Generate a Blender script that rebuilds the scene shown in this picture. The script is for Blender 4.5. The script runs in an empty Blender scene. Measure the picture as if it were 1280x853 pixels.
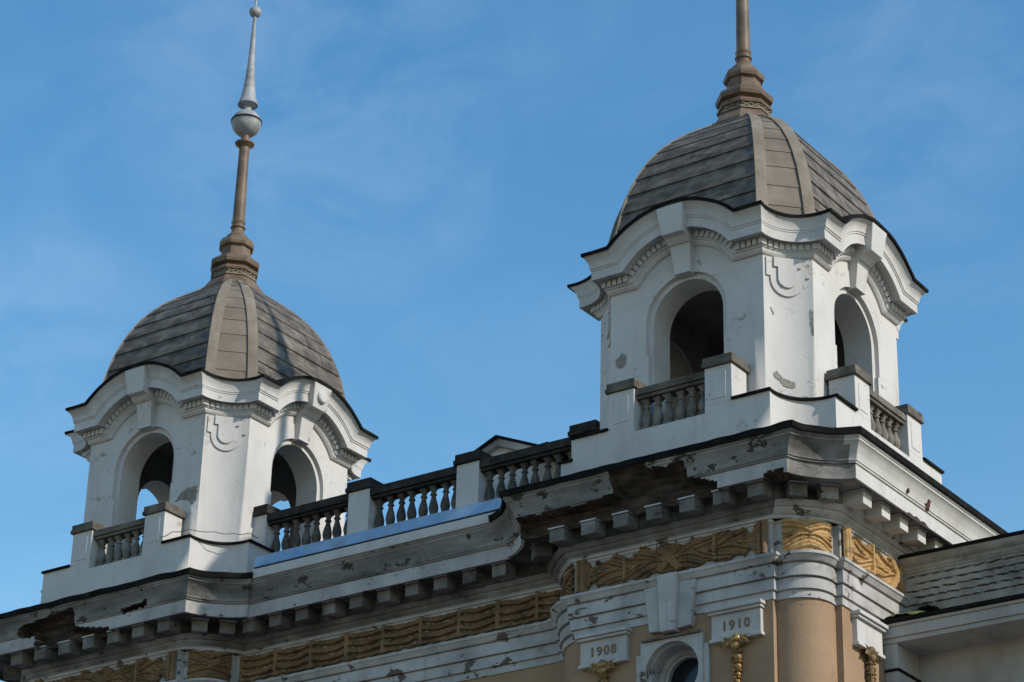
import bpy, bmesh, math, random
import numpy as np
from mathutils import Vector, Matrix, noise as mnoise

random.seed(7)
scene = bpy.context.scene
col = scene.collection
R = math.radians
PI = math.pi
pow2 = lambda v: v * v

# ------------------------------------------------------------------ camera
cd = bpy.data.cameras.new('camera')
cam = bpy.data.objects.new('camera', cd)
col.objects.link(cam)
CAM = Vector((23.046, -40.260, -18.605))
yaw, pitch, roll = 0.62389, 0.44650, 0.02626
d = Vector((-math.sin(yaw) * math.cos(pitch), math.cos(yaw) * math.cos(pitch), math.sin(pitch)))
r0 = Vector((math.cos(yaw), math.sin(yaw), 0))
u0 = r0.cross(d)
rr = r0 * math.cos(roll) + u0 * math.sin(roll)
uu = -r0 * math.sin(roll) + u0 * math.cos(roll)
M = Matrix((rr, uu, -d)).transposed().to_4x4()
M.translation = CAM
cam.matrix_world = M
cd.sensor_width = 36
cd.lens = 88.47
cd.clip_start = 0.5
cd.clip_end = 5000
scene.camera = cam

# ------------------------------------------------------------------ sky, sun, exposure
SUN_EL, SUN_AZ = R(32.5), R(3.0)          # azimuth from +X towards +Y
world = bpy.data.worlds.new('World')
scene.world = world
world.use_nodes = True
wn, wl = world.node_tree.nodes, world.node_tree.links
wn.clear()
wout = wn.new('ShaderNodeOutputWorld')
bg = wn.new('ShaderNodeBackground')
sky = wn.new('ShaderNodeTexSky')
sky.sky_type = 'NISHITA'
sky.sun_disc = False
sky.sun_elevation = SUN_EL
sky.sun_rotation = R(90) - SUN_AZ
sky.air_density = 1.5
sky.dust_density = 0.1
sky.ozone_density = 2.3
bg.inputs['Strength'].default_value = 0.15
tc = wn.new('ShaderNodeTexCoord')
mp = wn.new('ShaderNodeMapping')
mp.inputs['Rotation'].default_value = (0.3, 0.5, 0.4)
mp.inputs['Scale'].default_value = (2.6, 5.2, 6.5)
mp.inputs['Location'].default_value = (1.35, 0.4, 0.2)
wl.new(tc.outputs['Generated'], mp.inputs['Vector'])
nz = wn.new('ShaderNodeTexNoise')
nz.inputs['Scale'].default_value = 2.1
nz.inputs['Detail'].default_value = 9
nz.inputs['Roughness'].default_value = 0.58
nz.inputs['Distortion'].default_value = 0.6
wl.new(mp.outputs['Vector'], nz.inputs['Vector'])
cr = wn.new('ShaderNodeValToRGB')
cr.color_ramp.elements[0].position = 0.47
cr.color_ramp.elements[0].color = (0, 0, 0, 1)
cr.color_ramp.elements[1].position = 0.85
cr.color_ramp.elements[1].color = (0.08, 0.08, 0.08, 1)
wl.new(nz.outputs['Fac'], cr.inputs['Fac'])
mx = wn.new('ShaderNodeMix')
mx.data_type = 'RGBA'
mx.inputs['B'].default_value = (5.2, 6.2, 7.4, 1)
# thin cirrus: a faint veil everywhere plus three denser wisps in fixed parts of the sky
acc = None
for dv, rad, amt in (((-0.5598, 0.6435, 0.522), 6.0, 0.13), ((-0.3727, 0.7702, 0.5176), 4.5, 0.10), ((-0.6675, 0.6172, 0.4166), 3.6, 0.12)):
    dt = wn.new('ShaderNodeVectorMath'); dt.operation = 'DOT_PRODUCT'; dt.inputs[1].default_value = dv
    wl.new(tc.outputs['Generated'], dt.inputs[0])
    mr = wn.new('ShaderNodeMapRange'); mr.interpolation_type = 'SMOOTHSTEP'
    mr.inputs['From Min'].default_value = math.cos(R(rad)); mr.inputs['From Max'].default_value = math.cos(R(rad * 0.25))
    mr.inputs['To Min'].default_value = 0; mr.inputs['To Max'].default_value = amt
    wl.new(dt.outputs['Value'], mr.inputs['Value'])
    if acc is None: acc = mr.outputs['Result']
    else:
        ad = wn.new('ShaderNodeMath'); ad.operation = 'ADD'; wl.new(acc, ad.inputs[0]); wl.new(mr.outputs['Result'], ad.inputs[1]); acc = ad.outputs[0]
mp2 = wn.new('ShaderNodeMapping'); mp2.inputs['Rotation'].default_value = (0.5, 0.2, 0.9); mp2.inputs['Scale'].default_value = (7, 14, 20)
wl.new(tc.outputs['Generated'], mp2.inputs['Vector'])
n2 = wn.new('ShaderNodeTexNoise'); n2.inputs['Scale'].default_value = 1.6; n2.inputs['Detail'].default_value = 10; n2.inputs['Roughness'].default_value = 0.62; n2.inputs['Distortion'].default_value = 0.8
wl.new(mp2.outputs['Vector'], n2.inputs['Vector'])
m2 = wn.new('ShaderNodeMapRange'); m2.inputs['From Min'].default_value = 0.36; m2.inputs['From Max'].default_value = 0.78
wl.new(n2.outputs['Fac'], m2.inputs['Value'])
mu2 = wn.new('ShaderNodeMath'); mu2.operation = 'MULTIPLY'; wl.new(acc, mu2.inputs[0]); wl.new(m2.outputs['Result'], mu2.inputs[1])
bw = wn.new('ShaderNodeRGBToBW'); wl.new(cr.outputs['Color'], bw.inputs[0])
ad2 = wn.new('ShaderNodeMath'); ad2.operation = 'ADD'; ad2.use_clamp = True; wl.new(bw.outputs[0], ad2.inputs[0]); wl.new(mu2.outputs[0], ad2.inputs[1])
wl.new(ad2.outputs[0], mx.inputs['Factor'])
hs = wn.new('ShaderNodeHueSaturation')
hs.inputs['Saturation'].default_value = 1.36
wl.new(sky.outputs['Color'], hs.inputs['Color'])
wl.new(hs.outputs['Color'], mx.inputs['A'])
wl.new(mx.outputs['Result'], bg.inputs['Color'])
wl.new(bg.outputs['Background'], wout.inputs['Surface'])

sd = bpy.data.lights.new('sun', 'SUN')
sd.energy = 3.45
sd.angle = R(0.8)
sd.color = (1.0, 0.93, 0.82)
sun = bpy.data.objects.new('sun', sd)
col.objects.link(sun)
sdir = Vector((math.cos(SUN_EL) * math.cos(SUN_AZ), math.cos(SUN_EL) * math.sin(SUN_AZ), math.sin(SUN_EL)))
sun.rotation_euler = sdir.to_track_quat('Z', 'Y').to_euler()
sun.location = sdir * 60

scene.view_settings.view_transform = 'Standard'
scene.view_settings.look = 'None'
scene.view_settings.exposure = 0.14
scene.view_settings.gamma = 1.0

# ------------------------------------------------------------------ materials
def material(name, stops, scale=1.5, detail=8, rough=0.8, streak=0.0, streak_col=(0.1, 0.09, 0.08),
             peel=0.0, peel_col=(0.2, 0.16, 0.13), bump=0.15, bump_scale=30, metallic=0.0, stretch=(1, 1, 1),
             peel_scale=2.5, dirt=0.0, dirt_col=(0.05, 0.045, 0.04), dirt_scale=0.9, crack_shade=0.0, crack_col=(0.12, 0.11, 0.10), crack_scale=1.1, spec=None):
    m = bpy.data.materials.new(name)
    m.use_nodes = True
    n, l = m.node_tree.nodes, m.node_tree.links
    bs = n['Principled BSDF']
    bs.inputs['Roughness'].default_value = rough
    bs.inputs['Metallic'].default_value = metallic
    bs.inputs['Specular IOR Level'].default_value = spec if spec is not None else (0.5 if rough < 0.5 else 0.25)
    geo = n.new('ShaderNodeNewGeometry')

    def nse(sc, dt, st=(1, 1, 1), ro=0.6, off=0.0):
        mpn = n.new('ShaderNodeMapping')
        mpn.inputs['Scale'].default_value = st
        mpn.inputs['Location'].default_value = (off, off * 1.7, off * 0.6)
        l.new(geo.outputs['Position'], mpn.inputs['Vector'])
        t = n.new('ShaderNodeTexNoise')
        t.inputs['Scale'].default_value = sc
        t.inputs['Detail'].default_value = dt
        t.inputs['Roughness'].default_value = ro
        l.new(mpn.outputs['Vector'], t.inputs['Vector'])
        return t.outputs['Fac']

    def ramp(fac, a, b, ca, cb):
        c = n.new('ShaderNodeValToRGB')
        c.color_ramp.elements[0].position = a
        c.color_ramp.elements[1].position = b
        c.color_ramp.elements[0].color = (*ca, 1)
        c.color_ramp.elements[1].color = (*cb, 1)
        l.new(fac, c.inputs['Fac'])
        return c.outputs['Color']

    def mix(fac, a, b):
        x = n.new('ShaderNodeMix')
        x.data_type = 'RGBA'
        l.new(fac, x.inputs['Factor'])
        if isinstance(a, tuple): x.inputs['A'].default_value = (*a, 1)
        else: l.new(a, x.inputs['A'])
        if isinstance(b, tuple): x.inputs['B'].default_value = (*b, 1)
        else: l.new(b, x.inputs['B'])
        return x.outputs['Result']

    c = n.new('ShaderNodeValToRGB')
    els = c.color_ramp.elements
    k = len(stops)
    while len(els) < k: els.new(0.5)
    for i, s in enumerate(stops):
        els[i].position = 0.3 + 0.4 * i / max(1, k - 1)
        els[i].color = (*s, 1)
    l.new(nse(scale, detail, stretch), c.inputs['Fac'])
    out = c.outputs['Color']
    one, zero = (1, 1, 1), (0, 0, 0)
    if streak > 0:
        f = ramp(nse(2.4, 7, (1.6, 1.6, 0.16), off=3.1), 0.62 - 0.3 * streak, 0.82 - 0.2 * streak, zero, (min(1, streak * 1.2),) * 3)
        out = mix(f, out, streak_col)
    if dirt > 0:
        f = ramp(nse(dirt_scale, 10, (1, 1, 1.3), 0.68, off=7.7), 0.66 - 0.3 * dirt, 0.76 - 0.22 * dirt, zero, (0.85,) * 3)
        out = mix(f, out, dirt_col)
    if crack_shade > 0:
        dn = n.new('ShaderNodeTexNoise'); dn.inputs['Scale'].default_value = 3.0; dn.inputs['Detail'].default_value = 6
        l.new(geo.outputs['Position'], dn.inputs['Vector'])
        vm = n.new('ShaderNodeVectorMath'); vm.operation = 'SCALE'; vm.inputs['Scale'].default_value = 0.9
        l.new(dn.outputs['Color'], vm.inputs[0])
        va = n.new('ShaderNodeVectorMath'); va.operation = 'ADD'
        l.new(geo.outputs['Position'], va.inputs[0]); l.new(vm.outputs[0], va.inputs[1])
        vo = n.new('ShaderNodeTexVoronoi'); vo.feature = 'DISTANCE_TO_EDGE'; vo.inputs['Scale'].default_value = crack_scale
        l.new(va.outputs[0], vo.inputs['Vector'])
        ce = ramp(vo.outputs['Distance'], 0.004, 0.016, one, zero)
        ck = ramp(nse(0.9, 4, (1, 1, 1), off=21.0), 0.56 - 0.2 * crack_shade, 0.60 - 0.2 * crack_shade, zero, (0.85,) * 3)
        mu = n.new('ShaderNodeMix'); mu.data_type = 'RGBA'; mu.blend_type = 'MULTIPLY'; mu.inputs['Factor'].default_value = 1
        l.new(ce, mu.inputs['A']); l.new(ck, mu.inputs['B'])
        out = mix(mu.outputs['Result'], out, crack_col)
    pf = None
    if peel > 0:
        pf = ramp(nse(peel_scale, 9, (1, 1, 1.5), 0.62, off=12.3), 0.70 - 0.16 * peel, 0.715 - 0.16 * peel, zero, one)
        out = mix(pf, out, peel_col)
    l.new(out, bs.inputs['Base Color'])
    bp = n.new('ShaderNodeBump')
    bp.inputs['Strength'].default_value = bump
    bp.inputs['Distance'].default_value = 0.02
    h = nse(bump_scale, 6, (1, 1, 1), off=1.2)
    if pf is not None:
        sb = n.new('ShaderNodeMath'); sb.operation = 'SUBTRACT'
        sep = n.new('ShaderNodeRGBToBW'); l.new(pf, sep.inputs[0])
        ml = n.new('ShaderNodeMath'); ml.operation = 'MULTIPLY'; ml.inputs[1].default_value = 0.7
        l.new(sep.outputs[0], ml.inputs[0])
        l.new(h, sb.inputs[0]); l.new(ml.outputs[0], sb.inputs[1])
        h = sb.outputs[0]
    l.new(h, bp.inputs['Height'])
    l.new(bp.outputs['Normal'], bs.inputs['Normal'])
    return m

MAT = {}
MAT['white'] = material('white_plaster', [(0.48, 0.455, 0.435), (0.545, 0.52, 0.50), (0.585, 0.56, 0.54)], 0.8, streak=0.30,
                        streak_col=(0.34, 0.325, 0.295), peel=0.30, peel_col=(0.33, 0.295, 0.255), bump=0.25, bump_scale=14, peel_scale=2.3, crack_shade=0.08,
                        crack_col=(0.33, 0.31, 0.285), dirt=0.1, dirt_col=(0.30, 0.285, 0.26), dirt_scale=1.6)
MAT['trim'] = material('white_moulding_paint', [(0.45, 0.427, 0.41), (0.52, 0.497, 0.478), (0.57, 0.546, 0.526)], 1.6, streak=0.3,
                       streak_col=(0.30, 0.28, 0.25), bump=0.15, peel=0.16, peel_col=(0.27, 0.24, 0.205), peel_scale=3.0)
MAT['old_trim'] = material('weathered_white_paint', [(0.28, 0.266, 0.252), (0.41, 0.39, 0.375), (0.50, 0.478, 0.46)], 1.3, streak=0.36,
                           streak_col=(0.2, 0.185, 0.16), peel=0.56, peel_col=(0.11, 0.085, 0.068), bump=0.25, peel_scale=2.1,
                           dirt=0.2, dirt_col=(0.11, 0.10, 0.09))
MAT['grimy'] = material('grimy_white_paint', [(0.085, 0.078, 0.072), (0.17, 0.158, 0.148), (0.34, 0.325, 0.305)], 1.1, streak=0.3,
                        streak_col=(0.09, 0.08, 0.07), peel=0.4, peel_col=(0.05, 0.04, 0.035), bump=0.25, peel_scale=2.2,
                        dirt=0.42, dirt_col=(0.045, 0.04, 0.037))
MAT['plaque'] = material('aged_white_plaque', [(0.36, 0.342, 0.327), (0.45, 0.43, 0.413), (0.52, 0.498, 0.48)], 1.5, streak=0.35,
                         streak_col=(0.24, 0.225, 0.205), bump=0.15)
MAT['dirty'] = material('sooty_cornice_paint', [(0.10, 0.094, 0.088), (0.21, 0.20, 0.19), (0.36, 0.345, 0.33)], 1.0, streak=0.36,
                        streak_col=(0.12, 0.11, 0.10), peel=0.66, peel_col=(0.06, 0.048, 0.042), bump=0.3, peel_scale=2.8,
                        dirt=0.3, dirt_col=(0.07, 0.063, 0.058), stretch=(0.6, 0.6, 2.5))
MAT['dark_soffit'] = material('dark_soffit_paint', [(0.028, 0.025, 0.023), (0.075, 0.069, 0.064), (0.19, 0.18, 0.17)], 1.9, streak=0.2, bump=0.3, dirt=0.3, dirt_col=(0.02, 0.018, 0.017))
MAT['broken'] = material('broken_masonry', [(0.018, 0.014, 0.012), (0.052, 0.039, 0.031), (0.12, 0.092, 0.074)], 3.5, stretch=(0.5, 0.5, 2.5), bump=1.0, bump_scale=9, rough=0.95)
MAT['tan'] = material('tan_plaster', [(0.275, 0.178, 0.108), (0.325, 0.212, 0.130), (0.36, 0.24, 0.15)], 0.9, streak=0.26,
                      streak_col=(0.2, 0.135, 0.09), bump=0.3, bump_scale=16, crack_shade=0.05, crack_col=(0.2, 0.135, 0.09), peel=0.16, peel_col=(0.36, 0.28, 0.2),
                      dirt=0.12, dirt_col=(0.2, 0.135, 0.09), dirt_scale=1.4)
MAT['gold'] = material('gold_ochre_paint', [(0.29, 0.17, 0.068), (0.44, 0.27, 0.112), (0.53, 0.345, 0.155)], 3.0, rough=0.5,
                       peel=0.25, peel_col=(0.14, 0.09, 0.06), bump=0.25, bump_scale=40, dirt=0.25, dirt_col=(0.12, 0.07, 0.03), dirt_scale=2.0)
MAT['dark_gold'] = material('dark_gold_paint', [(0.12, 0.072, 0.036), (0.20, 0.120, 0.058), (0.28, 0.172, 0.082)], 2.6, rough=0.6,
                           peel=0.45, peel_col=(0.07, 0.055, 0.045), bump=0.3, bump_scale=35, dirt=0.36, dirt_col=(0.06, 0.045, 0.03), dirt_scale=2.0)  # darker, more peeled gold for fronts and the other corners
MAT['gilt'] = material('gilded_metal', [(0.15, 0.085, 0.03), (0.30, 0.18, 0.065), (0.44, 0.28, 0.11)], 9.0, rough=0.4, metallic=0.35, bump=0.2)
MAT['rusty'] = material('rusted_gilding', [(0.08, 0.05, 0.025), (0.17, 0.11, 0.055), (0.26, 0.18, 0.08)], 9.0, rough=0.7, bump=0.3)
MAT['slate'] = material('slate_plates', [(0.052, 0.044, 0.036), (0.108, 0.091, 0.074), (0.205, 0.18, 0.15)], 2.2, rough=0.65, streak=0.42,
                        streak_col=(0.21, 0.185, 0.155), bump=0.15, stretch=(1, 1, 2.2), dirt=0.3, dirt_col=(0.033, 0.029, 0.025), dirt_scale=1.8)
MAT['panel'] = material('brown_roof_sheet', [(0.14, 0.113, 0.086), (0.188, 0.153, 0.116), (0.23, 0.19, 0.146)], 1.6, rough=0.6, streak=0.25,
                        streak_col=(0.1, 0.085, 0.07), bump=0.1)
MAT['rib'] = material('pale_roof_rib', [(0.175, 0.143, 0.107), (0.22, 0.182, 0.138), (0.275, 0.232, 0.182)], 2.2, rough=0.65, bump=0.1, streak=0.3, dirt=0.2, dirt_col=(0.1, 0.085, 0.07), dirt_scale=2.2,
                      streak_col=(0.16, 0.13, 0.1))
MAT['spire'] = material('brown_painted_metal', [(0.105, 0.07, 0.046), (0.155, 0.107, 0.073), (0.215, 0.157, 0.113)], 2.5, rough=0.5, streak=0.3,
                        streak_col=(0.085, 0.065, 0.05), bump=0.08)
MAT['zinc'] = material('zinc_sheet', [(0.20, 0.205, 0.21), (0.29, 0.30, 0.31), (0.38, 0.39, 0.40)], 3.0, rough=0.6, streak=0.25,
                       streak_col=(0.17, 0.17, 0.17), bump=0.05, metallic=0.1)
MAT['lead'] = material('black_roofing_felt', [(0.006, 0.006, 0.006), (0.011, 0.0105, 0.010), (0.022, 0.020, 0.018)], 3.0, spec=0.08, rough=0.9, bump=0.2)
MAT['stone'] = material('grey_cement', [(0.06, 0.051, 0.041), (0.115, 0.10, 0.082), (0.19, 0.168, 0.138)], 2.8, rough=0.9, bump=0.4, bump_scale=25,
                        dirt=0.3, dirt_col=(0.035, 0.032, 0.028), dirt_scale=1.5)
MAT['baluster'] = material('cement_baluster', [(0.11, 0.096, 0.08), (0.185, 0.165, 0.14), (0.27, 0.245, 0.215)], 3.5, rough=0.9, bump=0.3,
                           streak=0.35, streak_col=(0.11, 0.1, 0.085))
MAT['dark_baluster'] = material('lichen_baluster', [(0.045, 0.038, 0.031), (0.095, 0.08, 0.066), (0.165, 0.142, 0.118)], 4.0, rough=0.9, bump=0.35,
                                streak=0.3, streak_col=(0.12, 0.07, 0.04))
MAT['black_stone'] = material('blackened_coping', [(0.014, 0.012, 0.011), (0.03, 0.026, 0.023), (0.06, 0.05, 0.043)], 3.5, rough=0.9, bump=0.5)
MAT['plaster_hole'] = material('bare_render', [(0.17, 0.15, 0.13), (0.26, 0.235, 0.21), (0.33, 0.30, 0.27)], 7, rough=0.95, bump=0.9, bump_scale=18)
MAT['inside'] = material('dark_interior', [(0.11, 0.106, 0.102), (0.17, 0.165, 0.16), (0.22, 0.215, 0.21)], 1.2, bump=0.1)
MAT['board'] = material('grey_board', [(0.2, 0.2, 0.2), (0.26, 0.26, 0.26), (0.3, 0.3, 0.3)], 1.2, bump=0.1)
MAT['blue'] = material('blue_painted_metal', [(0.19, 0.335, 0.55), (0.235, 0.39, 0.60), (0.31, 0.45, 0.62)], 1.8, spec=0.08, rough=0.9, streak=0.5,
                       streak_col=(0.27, 0.33, 0.40), bump=0.2, bump_scale=8, dirt=0.3, dirt_col=(0.23, 0.29, 0.36), dirt_scale=1.3, peel=0.3, peel_col=(0.25, 0.25, 0.25), peel_scale=5)
MAT['greywall'] = material('grey_plaster', [(0.28, 0.265, 0.25), (0.385, 0.367, 0.345), (0.45, 0.43, 0.405)], 0.9, streak=0.3,
                           streak_col=(0.17, 0.165, 0.155), bump=0.12, dirt=0.16, dirt_col=(0.1, 0.1, 0.095))
MAT['rough'] = material('rough_grey_render', [(0.20, 0.186, 0.162), (0.33, 0.31, 0.275), (0.44, 0.417, 0.375)], 2.0, rough=0.95, bump=0.7, bump_scale=22,
                        dirt=0.25, dirt_col=(0.07, 0.07, 0.06), dirt_scale=1.2)
MAT['crack_shade'] = material('ledge_shade_dirt', [(0.025, 0.024, 0.022), (0.05, 0.048, 0.044)], 5, rough=1.0)  # dash colour carrying painted shade and dirt for the wing ledges
MAT['moss'] = material('moss', [(0.05, 0.06, 0.02), (0.10, 0.12, 0.045), (0.17, 0.17, 0.10)], 9, rough=1.0, bump=1.0, bump_scale=60)
MAT['glass'] = material('dark_glass', [(0.006, 0.008, 0.014), (0.01, 0.013, 0.02)], 1, rough=0.12, bump=0.0)
MAT['rustiron'] = material('rusty_iron', [(0.07, 0.03, 0.02), (0.12, 0.055, 0.035), (0.15, 0.085, 0.06)], 9, rough=0.9, bump=0.6)
MAT['cable'] = material('grey_cable', [(0.12, 0.12, 0.12), (0.2, 0.2, 0.2)], 5)
MAT['digit'] = material('brown_gilt_digits', [(0.16, 0.09, 0.045), (0.26, 0.16, 0.08)], 12, rough=0.6, bump=0.1)
MAT['street'] = material('paving', [(0.09, 0.088, 0.083), (0.13, 0.126, 0.12), (0.17, 0.165, 0.155)], 0.4, rough=0.95)
MAT['dry'] = material('dry_twigs', [(0.012, 0.011, 0.009), (0.03, 0.026, 0.02)], 8, rough=1.0)

# ------------------------------------------------------------------ mesh helpers
class MB:
    def __init__(s):
        s.v, s.f, s.m = [], [], []

    def pt(s, p):
        s.v.append(tuple(p)); return len(s.v) - 1

    def poly(s, pts, m=0):
        s.f.append([s.pt(p) for p in pts]); s.m.append(m)

    def hexa(s, p, m=0):
        """8 points: bottom ring 0-3, top ring 4-7"""
        i = [s.pt(q) for q in p]
        for f in ((3, 2, 1, 0), (4, 5, 6, 7), (0, 1, 5, 4), (1, 2, 6, 5), (2, 3, 7, 6), (3, 0, 4, 7)):
            s.f.append([i[k] for k in f]); s.m.append(m)

    def box(s, x0, x1, y0, y1, z0, z1, m=0, fn=None):
        P = [(x0, y0, z0), (x1, y0, z0), (x1, y1, z0), (x0, y1, z0), (x0, y0, z1), (x1, y0, z1), (x1, y1, z1), (x0, y1, z1)]
        s.hexa([fn(*q) for q in P] if fn else P, m)

    def grid(s, rows, m=0, closed=False, mfun=None):
        idx = [[s.pt(p) for p in r] for r in rows]
        for j in range(len(rows) - 1):
            n = len(rows[j])
            for i in range(n if closed else n - 1):
                k = (i + 1) % n
                s.f.append([idx[j][i], idx[j][k], idx[j + 1][k], idx[j + 1][i]])
                s.m.append(mfun(j, i) if mfun else m)
        return idx

    def lathe(s, prof, n=24, c=(0, 0, 0), m=0, ngon_rot=0.0, mfun=None):
        rows = []
        for r, z in prof:
            rows.append([(c[0] + r * math.cos(2 * PI * i / n + ngon_rot), c[1] + r * math.sin(2 * PI * i / n + ngon_rot), c[2] + z) for i in range(n)])
        s.grid(rows, m, closed=True, mfun=mfun)

    def prism(s, outline, fn, d0, d1, m=0):
        """outline [(u,z)], fn(u,o,z)->xyz, extruded in o from d0 to d1"""
        a = [s.pt(fn(u, d0, z)) for u, z in outline]
        b = [s.pt(fn(u, d1, z)) for u, z in outline]
        n = len(outline)
        s.f.append(b); s.m.append(m)
        s.f.append(a[::-1]); s.m.append(m)
        for i in range(n):
            k = (i + 1) % n
            s.f.append([a[i], a[k], b[k], b[i]]); s.m.append(m)

    def tube(s, pts, rad, n=6, m=0):
        rows = []
        for i, p in enumerate(pts):
            p = Vector(p)
            t = (Vector(pts[min(i + 1, len(pts) - 1)]) - Vector(pts[max(i - 1, 0)])).normalized()
            a = t.cross(Vector((0, 0, 1)) if abs(t.z) < 0.9 else Vector((1, 0, 0))).normalized()
            b = t.cross(a)
            rows.append([p + (a * math.cos(2 * PI * k / n) + b * math.sin(2 * PI * k / n)) * rad for k in range(n)])
        s.grid(rows, m, closed=True)

    def jitter(s, amp, freq=1.6):
        s.v = [(x + amp * mnoise.noise((x * freq, y * freq, z * freq + 7)), y + amp * mnoise.noise((x * freq + 5, y * freq, z * freq)), z + amp * mnoise.noise((x * freq, y * freq + 3, z * freq))) for x, y, z in s.v]

    def build(s, name, mats, parent=None, angle=32, bevel=0.0, weld=True, loc=None):
        me = bpy.data.meshes.new(name)
        me.from_pydata(s.v, [], s.f)
        if not isinstance(mats, (list, tuple)): mats = [mats]
        for k in mats: me.materials.append(MAT[k] if isinstance(k, str) else k)
        me.polygons.foreach_set('material_index', s.m)
        bm = bmesh.new(); bm.from_mesh(me)
        if weld: bmesh.ops.remove_doubles(bm, verts=bm.verts, dist=0.0004)
        bmesh.ops.recalc_face_normals(bm, faces=bm.faces)
        bm.to_mesh(me); bm.free()
        me.polygons.foreach_set('use_smooth', [True] * len(me.polygons))
        me.set_sharp_from_angle(angle=R(angle))
        me.update()
        o = bpy.data.objects.new(name, me)
        col.objects.link(o)
        if parent: o.parent = parent
        if loc: o.location = loc
        if bevel:
            b = o.modifiers.new('bevel', 'BEVEL'); b.width = bevel; b.segments = 2; b.limit_method = 'ANGLE'; b.angle_limit = R(40)
        return o

def empty(name, loc=(0, 0, 0), label=None, cat=None, group=None):
    o = bpy.data.objects.new(name, None)
    col.objects.link(o)
    o.location = loc
    if label: o['label'] = label
    if cat: o['category'] = cat
    if group: o['group'] = group
    return o

def face_fn(k):
    c, s_ = (1, 0, -1, 0)[k], (0, 1, 0, -1)[k]
    def P(u, o, z):
        x, y = u, -o
        return (c * x - s_ * y, s_ * x + c * y, z)
    return P

def arc_pts(p, q, sag, n):
    """points from p to q; positive sag bulges to the left of travel (towards the inside of a ring walked with its outside on the right)"""
    p, q = np.array(p, float), np.array(q, float)
    ch = q - p; L = np.hypot(*ch); nl = np.array((-ch[1], ch[0])) / L
    out = []
    for i in range(n + 1):
        t = i / n
        out.append(tuple(p + ch * t + nl * sag * (4 * t * (1 - t)) ** 0.85))
    return out

def fbm(x, y, z=0.0):
    return mnoise.fractal(Vector((x, y, z)), 1.0, 2.0, 4)

# ------------------------------------------------------------------ ground
g = MB(); g.poly([(-900, -900, 0), (900, -900, 0), (900, 900, 0), (-900, 900, 0)])
go = g.build('ground', 'street', loc=(0, 0, -20.35)); go['kind'] = 'structure'

# ================================================================== domed towers
LX = -14.29
DOME = [(2.55, 4.55), (2.51, 5.0), (2.46, 5.4), (2.39, 5.8), (2.29, 6.25), (2.16, 6.65), (1.995, 7.05), (1.79, 7.42), (1.53, 7.77), (1.20, 8.10), (0.85, 8.37), (0.56, 8.56)]
DK = 0.67

def dome_y(z):
    for (y0, z0), (y1, z1) in zip(DOME, DOME[1:]):
        if z <= z1: return 0.985 * y0 + 0.985 * (y1 - y0) * (z - z0) / (z1 - z0)
    return DOME[-1][0]

eb = lambda a: 1.75 + (a - 2.45) * 0.53
es = lambda a: 0.10 + (a - 2.45) * 0.48

def eave_ring(a, zf, narc=26, nch=12):
    """one closed ring of the eave: flats, raised arch over each face, hollow corner"""
    b = eb(a); Rr = zf - 2.77; h = zf - 3.38
    uk = math.sqrt(max(Rr * Rr - h * h, 0.01)); f0 = math.asin(min(1, h / Rr))
    pts = []
    for k in range(4):
        P = face_fn(k)
        pts.append(P(-b, a, zf)); pts.append(P(-(b + uk) / 2, a, zf))
        for i in range(narc + 1):
            th = PI - f0 - (PI - 2 * f0) * i / narc
            pts.append(P(Rr * math.cos(th), a, 3.38 + Rr * math.sin(th)))
        pts.append(P((b + uk) / 2, a, zf)); pts.append(P(b, a, zf))
        for x, y in arc_pts((b, -a), (a, -b), es(a), nch)[1:-1]:
            pts.append(Pk_rot(k, x, y, zf))
    return pts

def Pk_rot(k, x, y, z):
    c, s_ = (1, 0, -1, 0)[k], (0, 1, 0, -1)[k]
    return (c * x - s_ * y, s_ * x + c * y, z)

EAVE = [(2.445, 4.06), (2.49, 4.06), (2.52, 4.085), (2.545, 4.12), (2.545, 4.15), (2.575, 4.165), (2.59, 4.19), (2.59, 4.335), (2.62, 4.35),
        (2.81, 4.35), (2.815, 4.31), (2.85, 4.31), (2.85, 4.50), (2.87, 4.51), (2.87, 4.54), (2.89, 4.55), (2.895, 4.60), (2.91, 4.65),
        (2.945, 4.705), (2.985, 4.745), (3.005, 4.765), (3.02, 4.775), (3.02, 4.805)]

def arch_outline(w, zs, zb, n=28, low=None):
    """door-shaped outline from right foot up and over to left foot"""
    pts = []
    if low: pts += [(low[0], zb), (low[0], low[1]), (w, low[1])]
    else: pts += [(w, zb)]
    for i in range(n + 1):
        th = PI * i / n
        pts.append((w * math.cos(th), zs + w * math.sin(th)))
    if low: pts += [(-w, low[1]), (-low[0], low[1]), (-low[0], zb)]
    else: pts += [(-w, zb)]
    return pts

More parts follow.
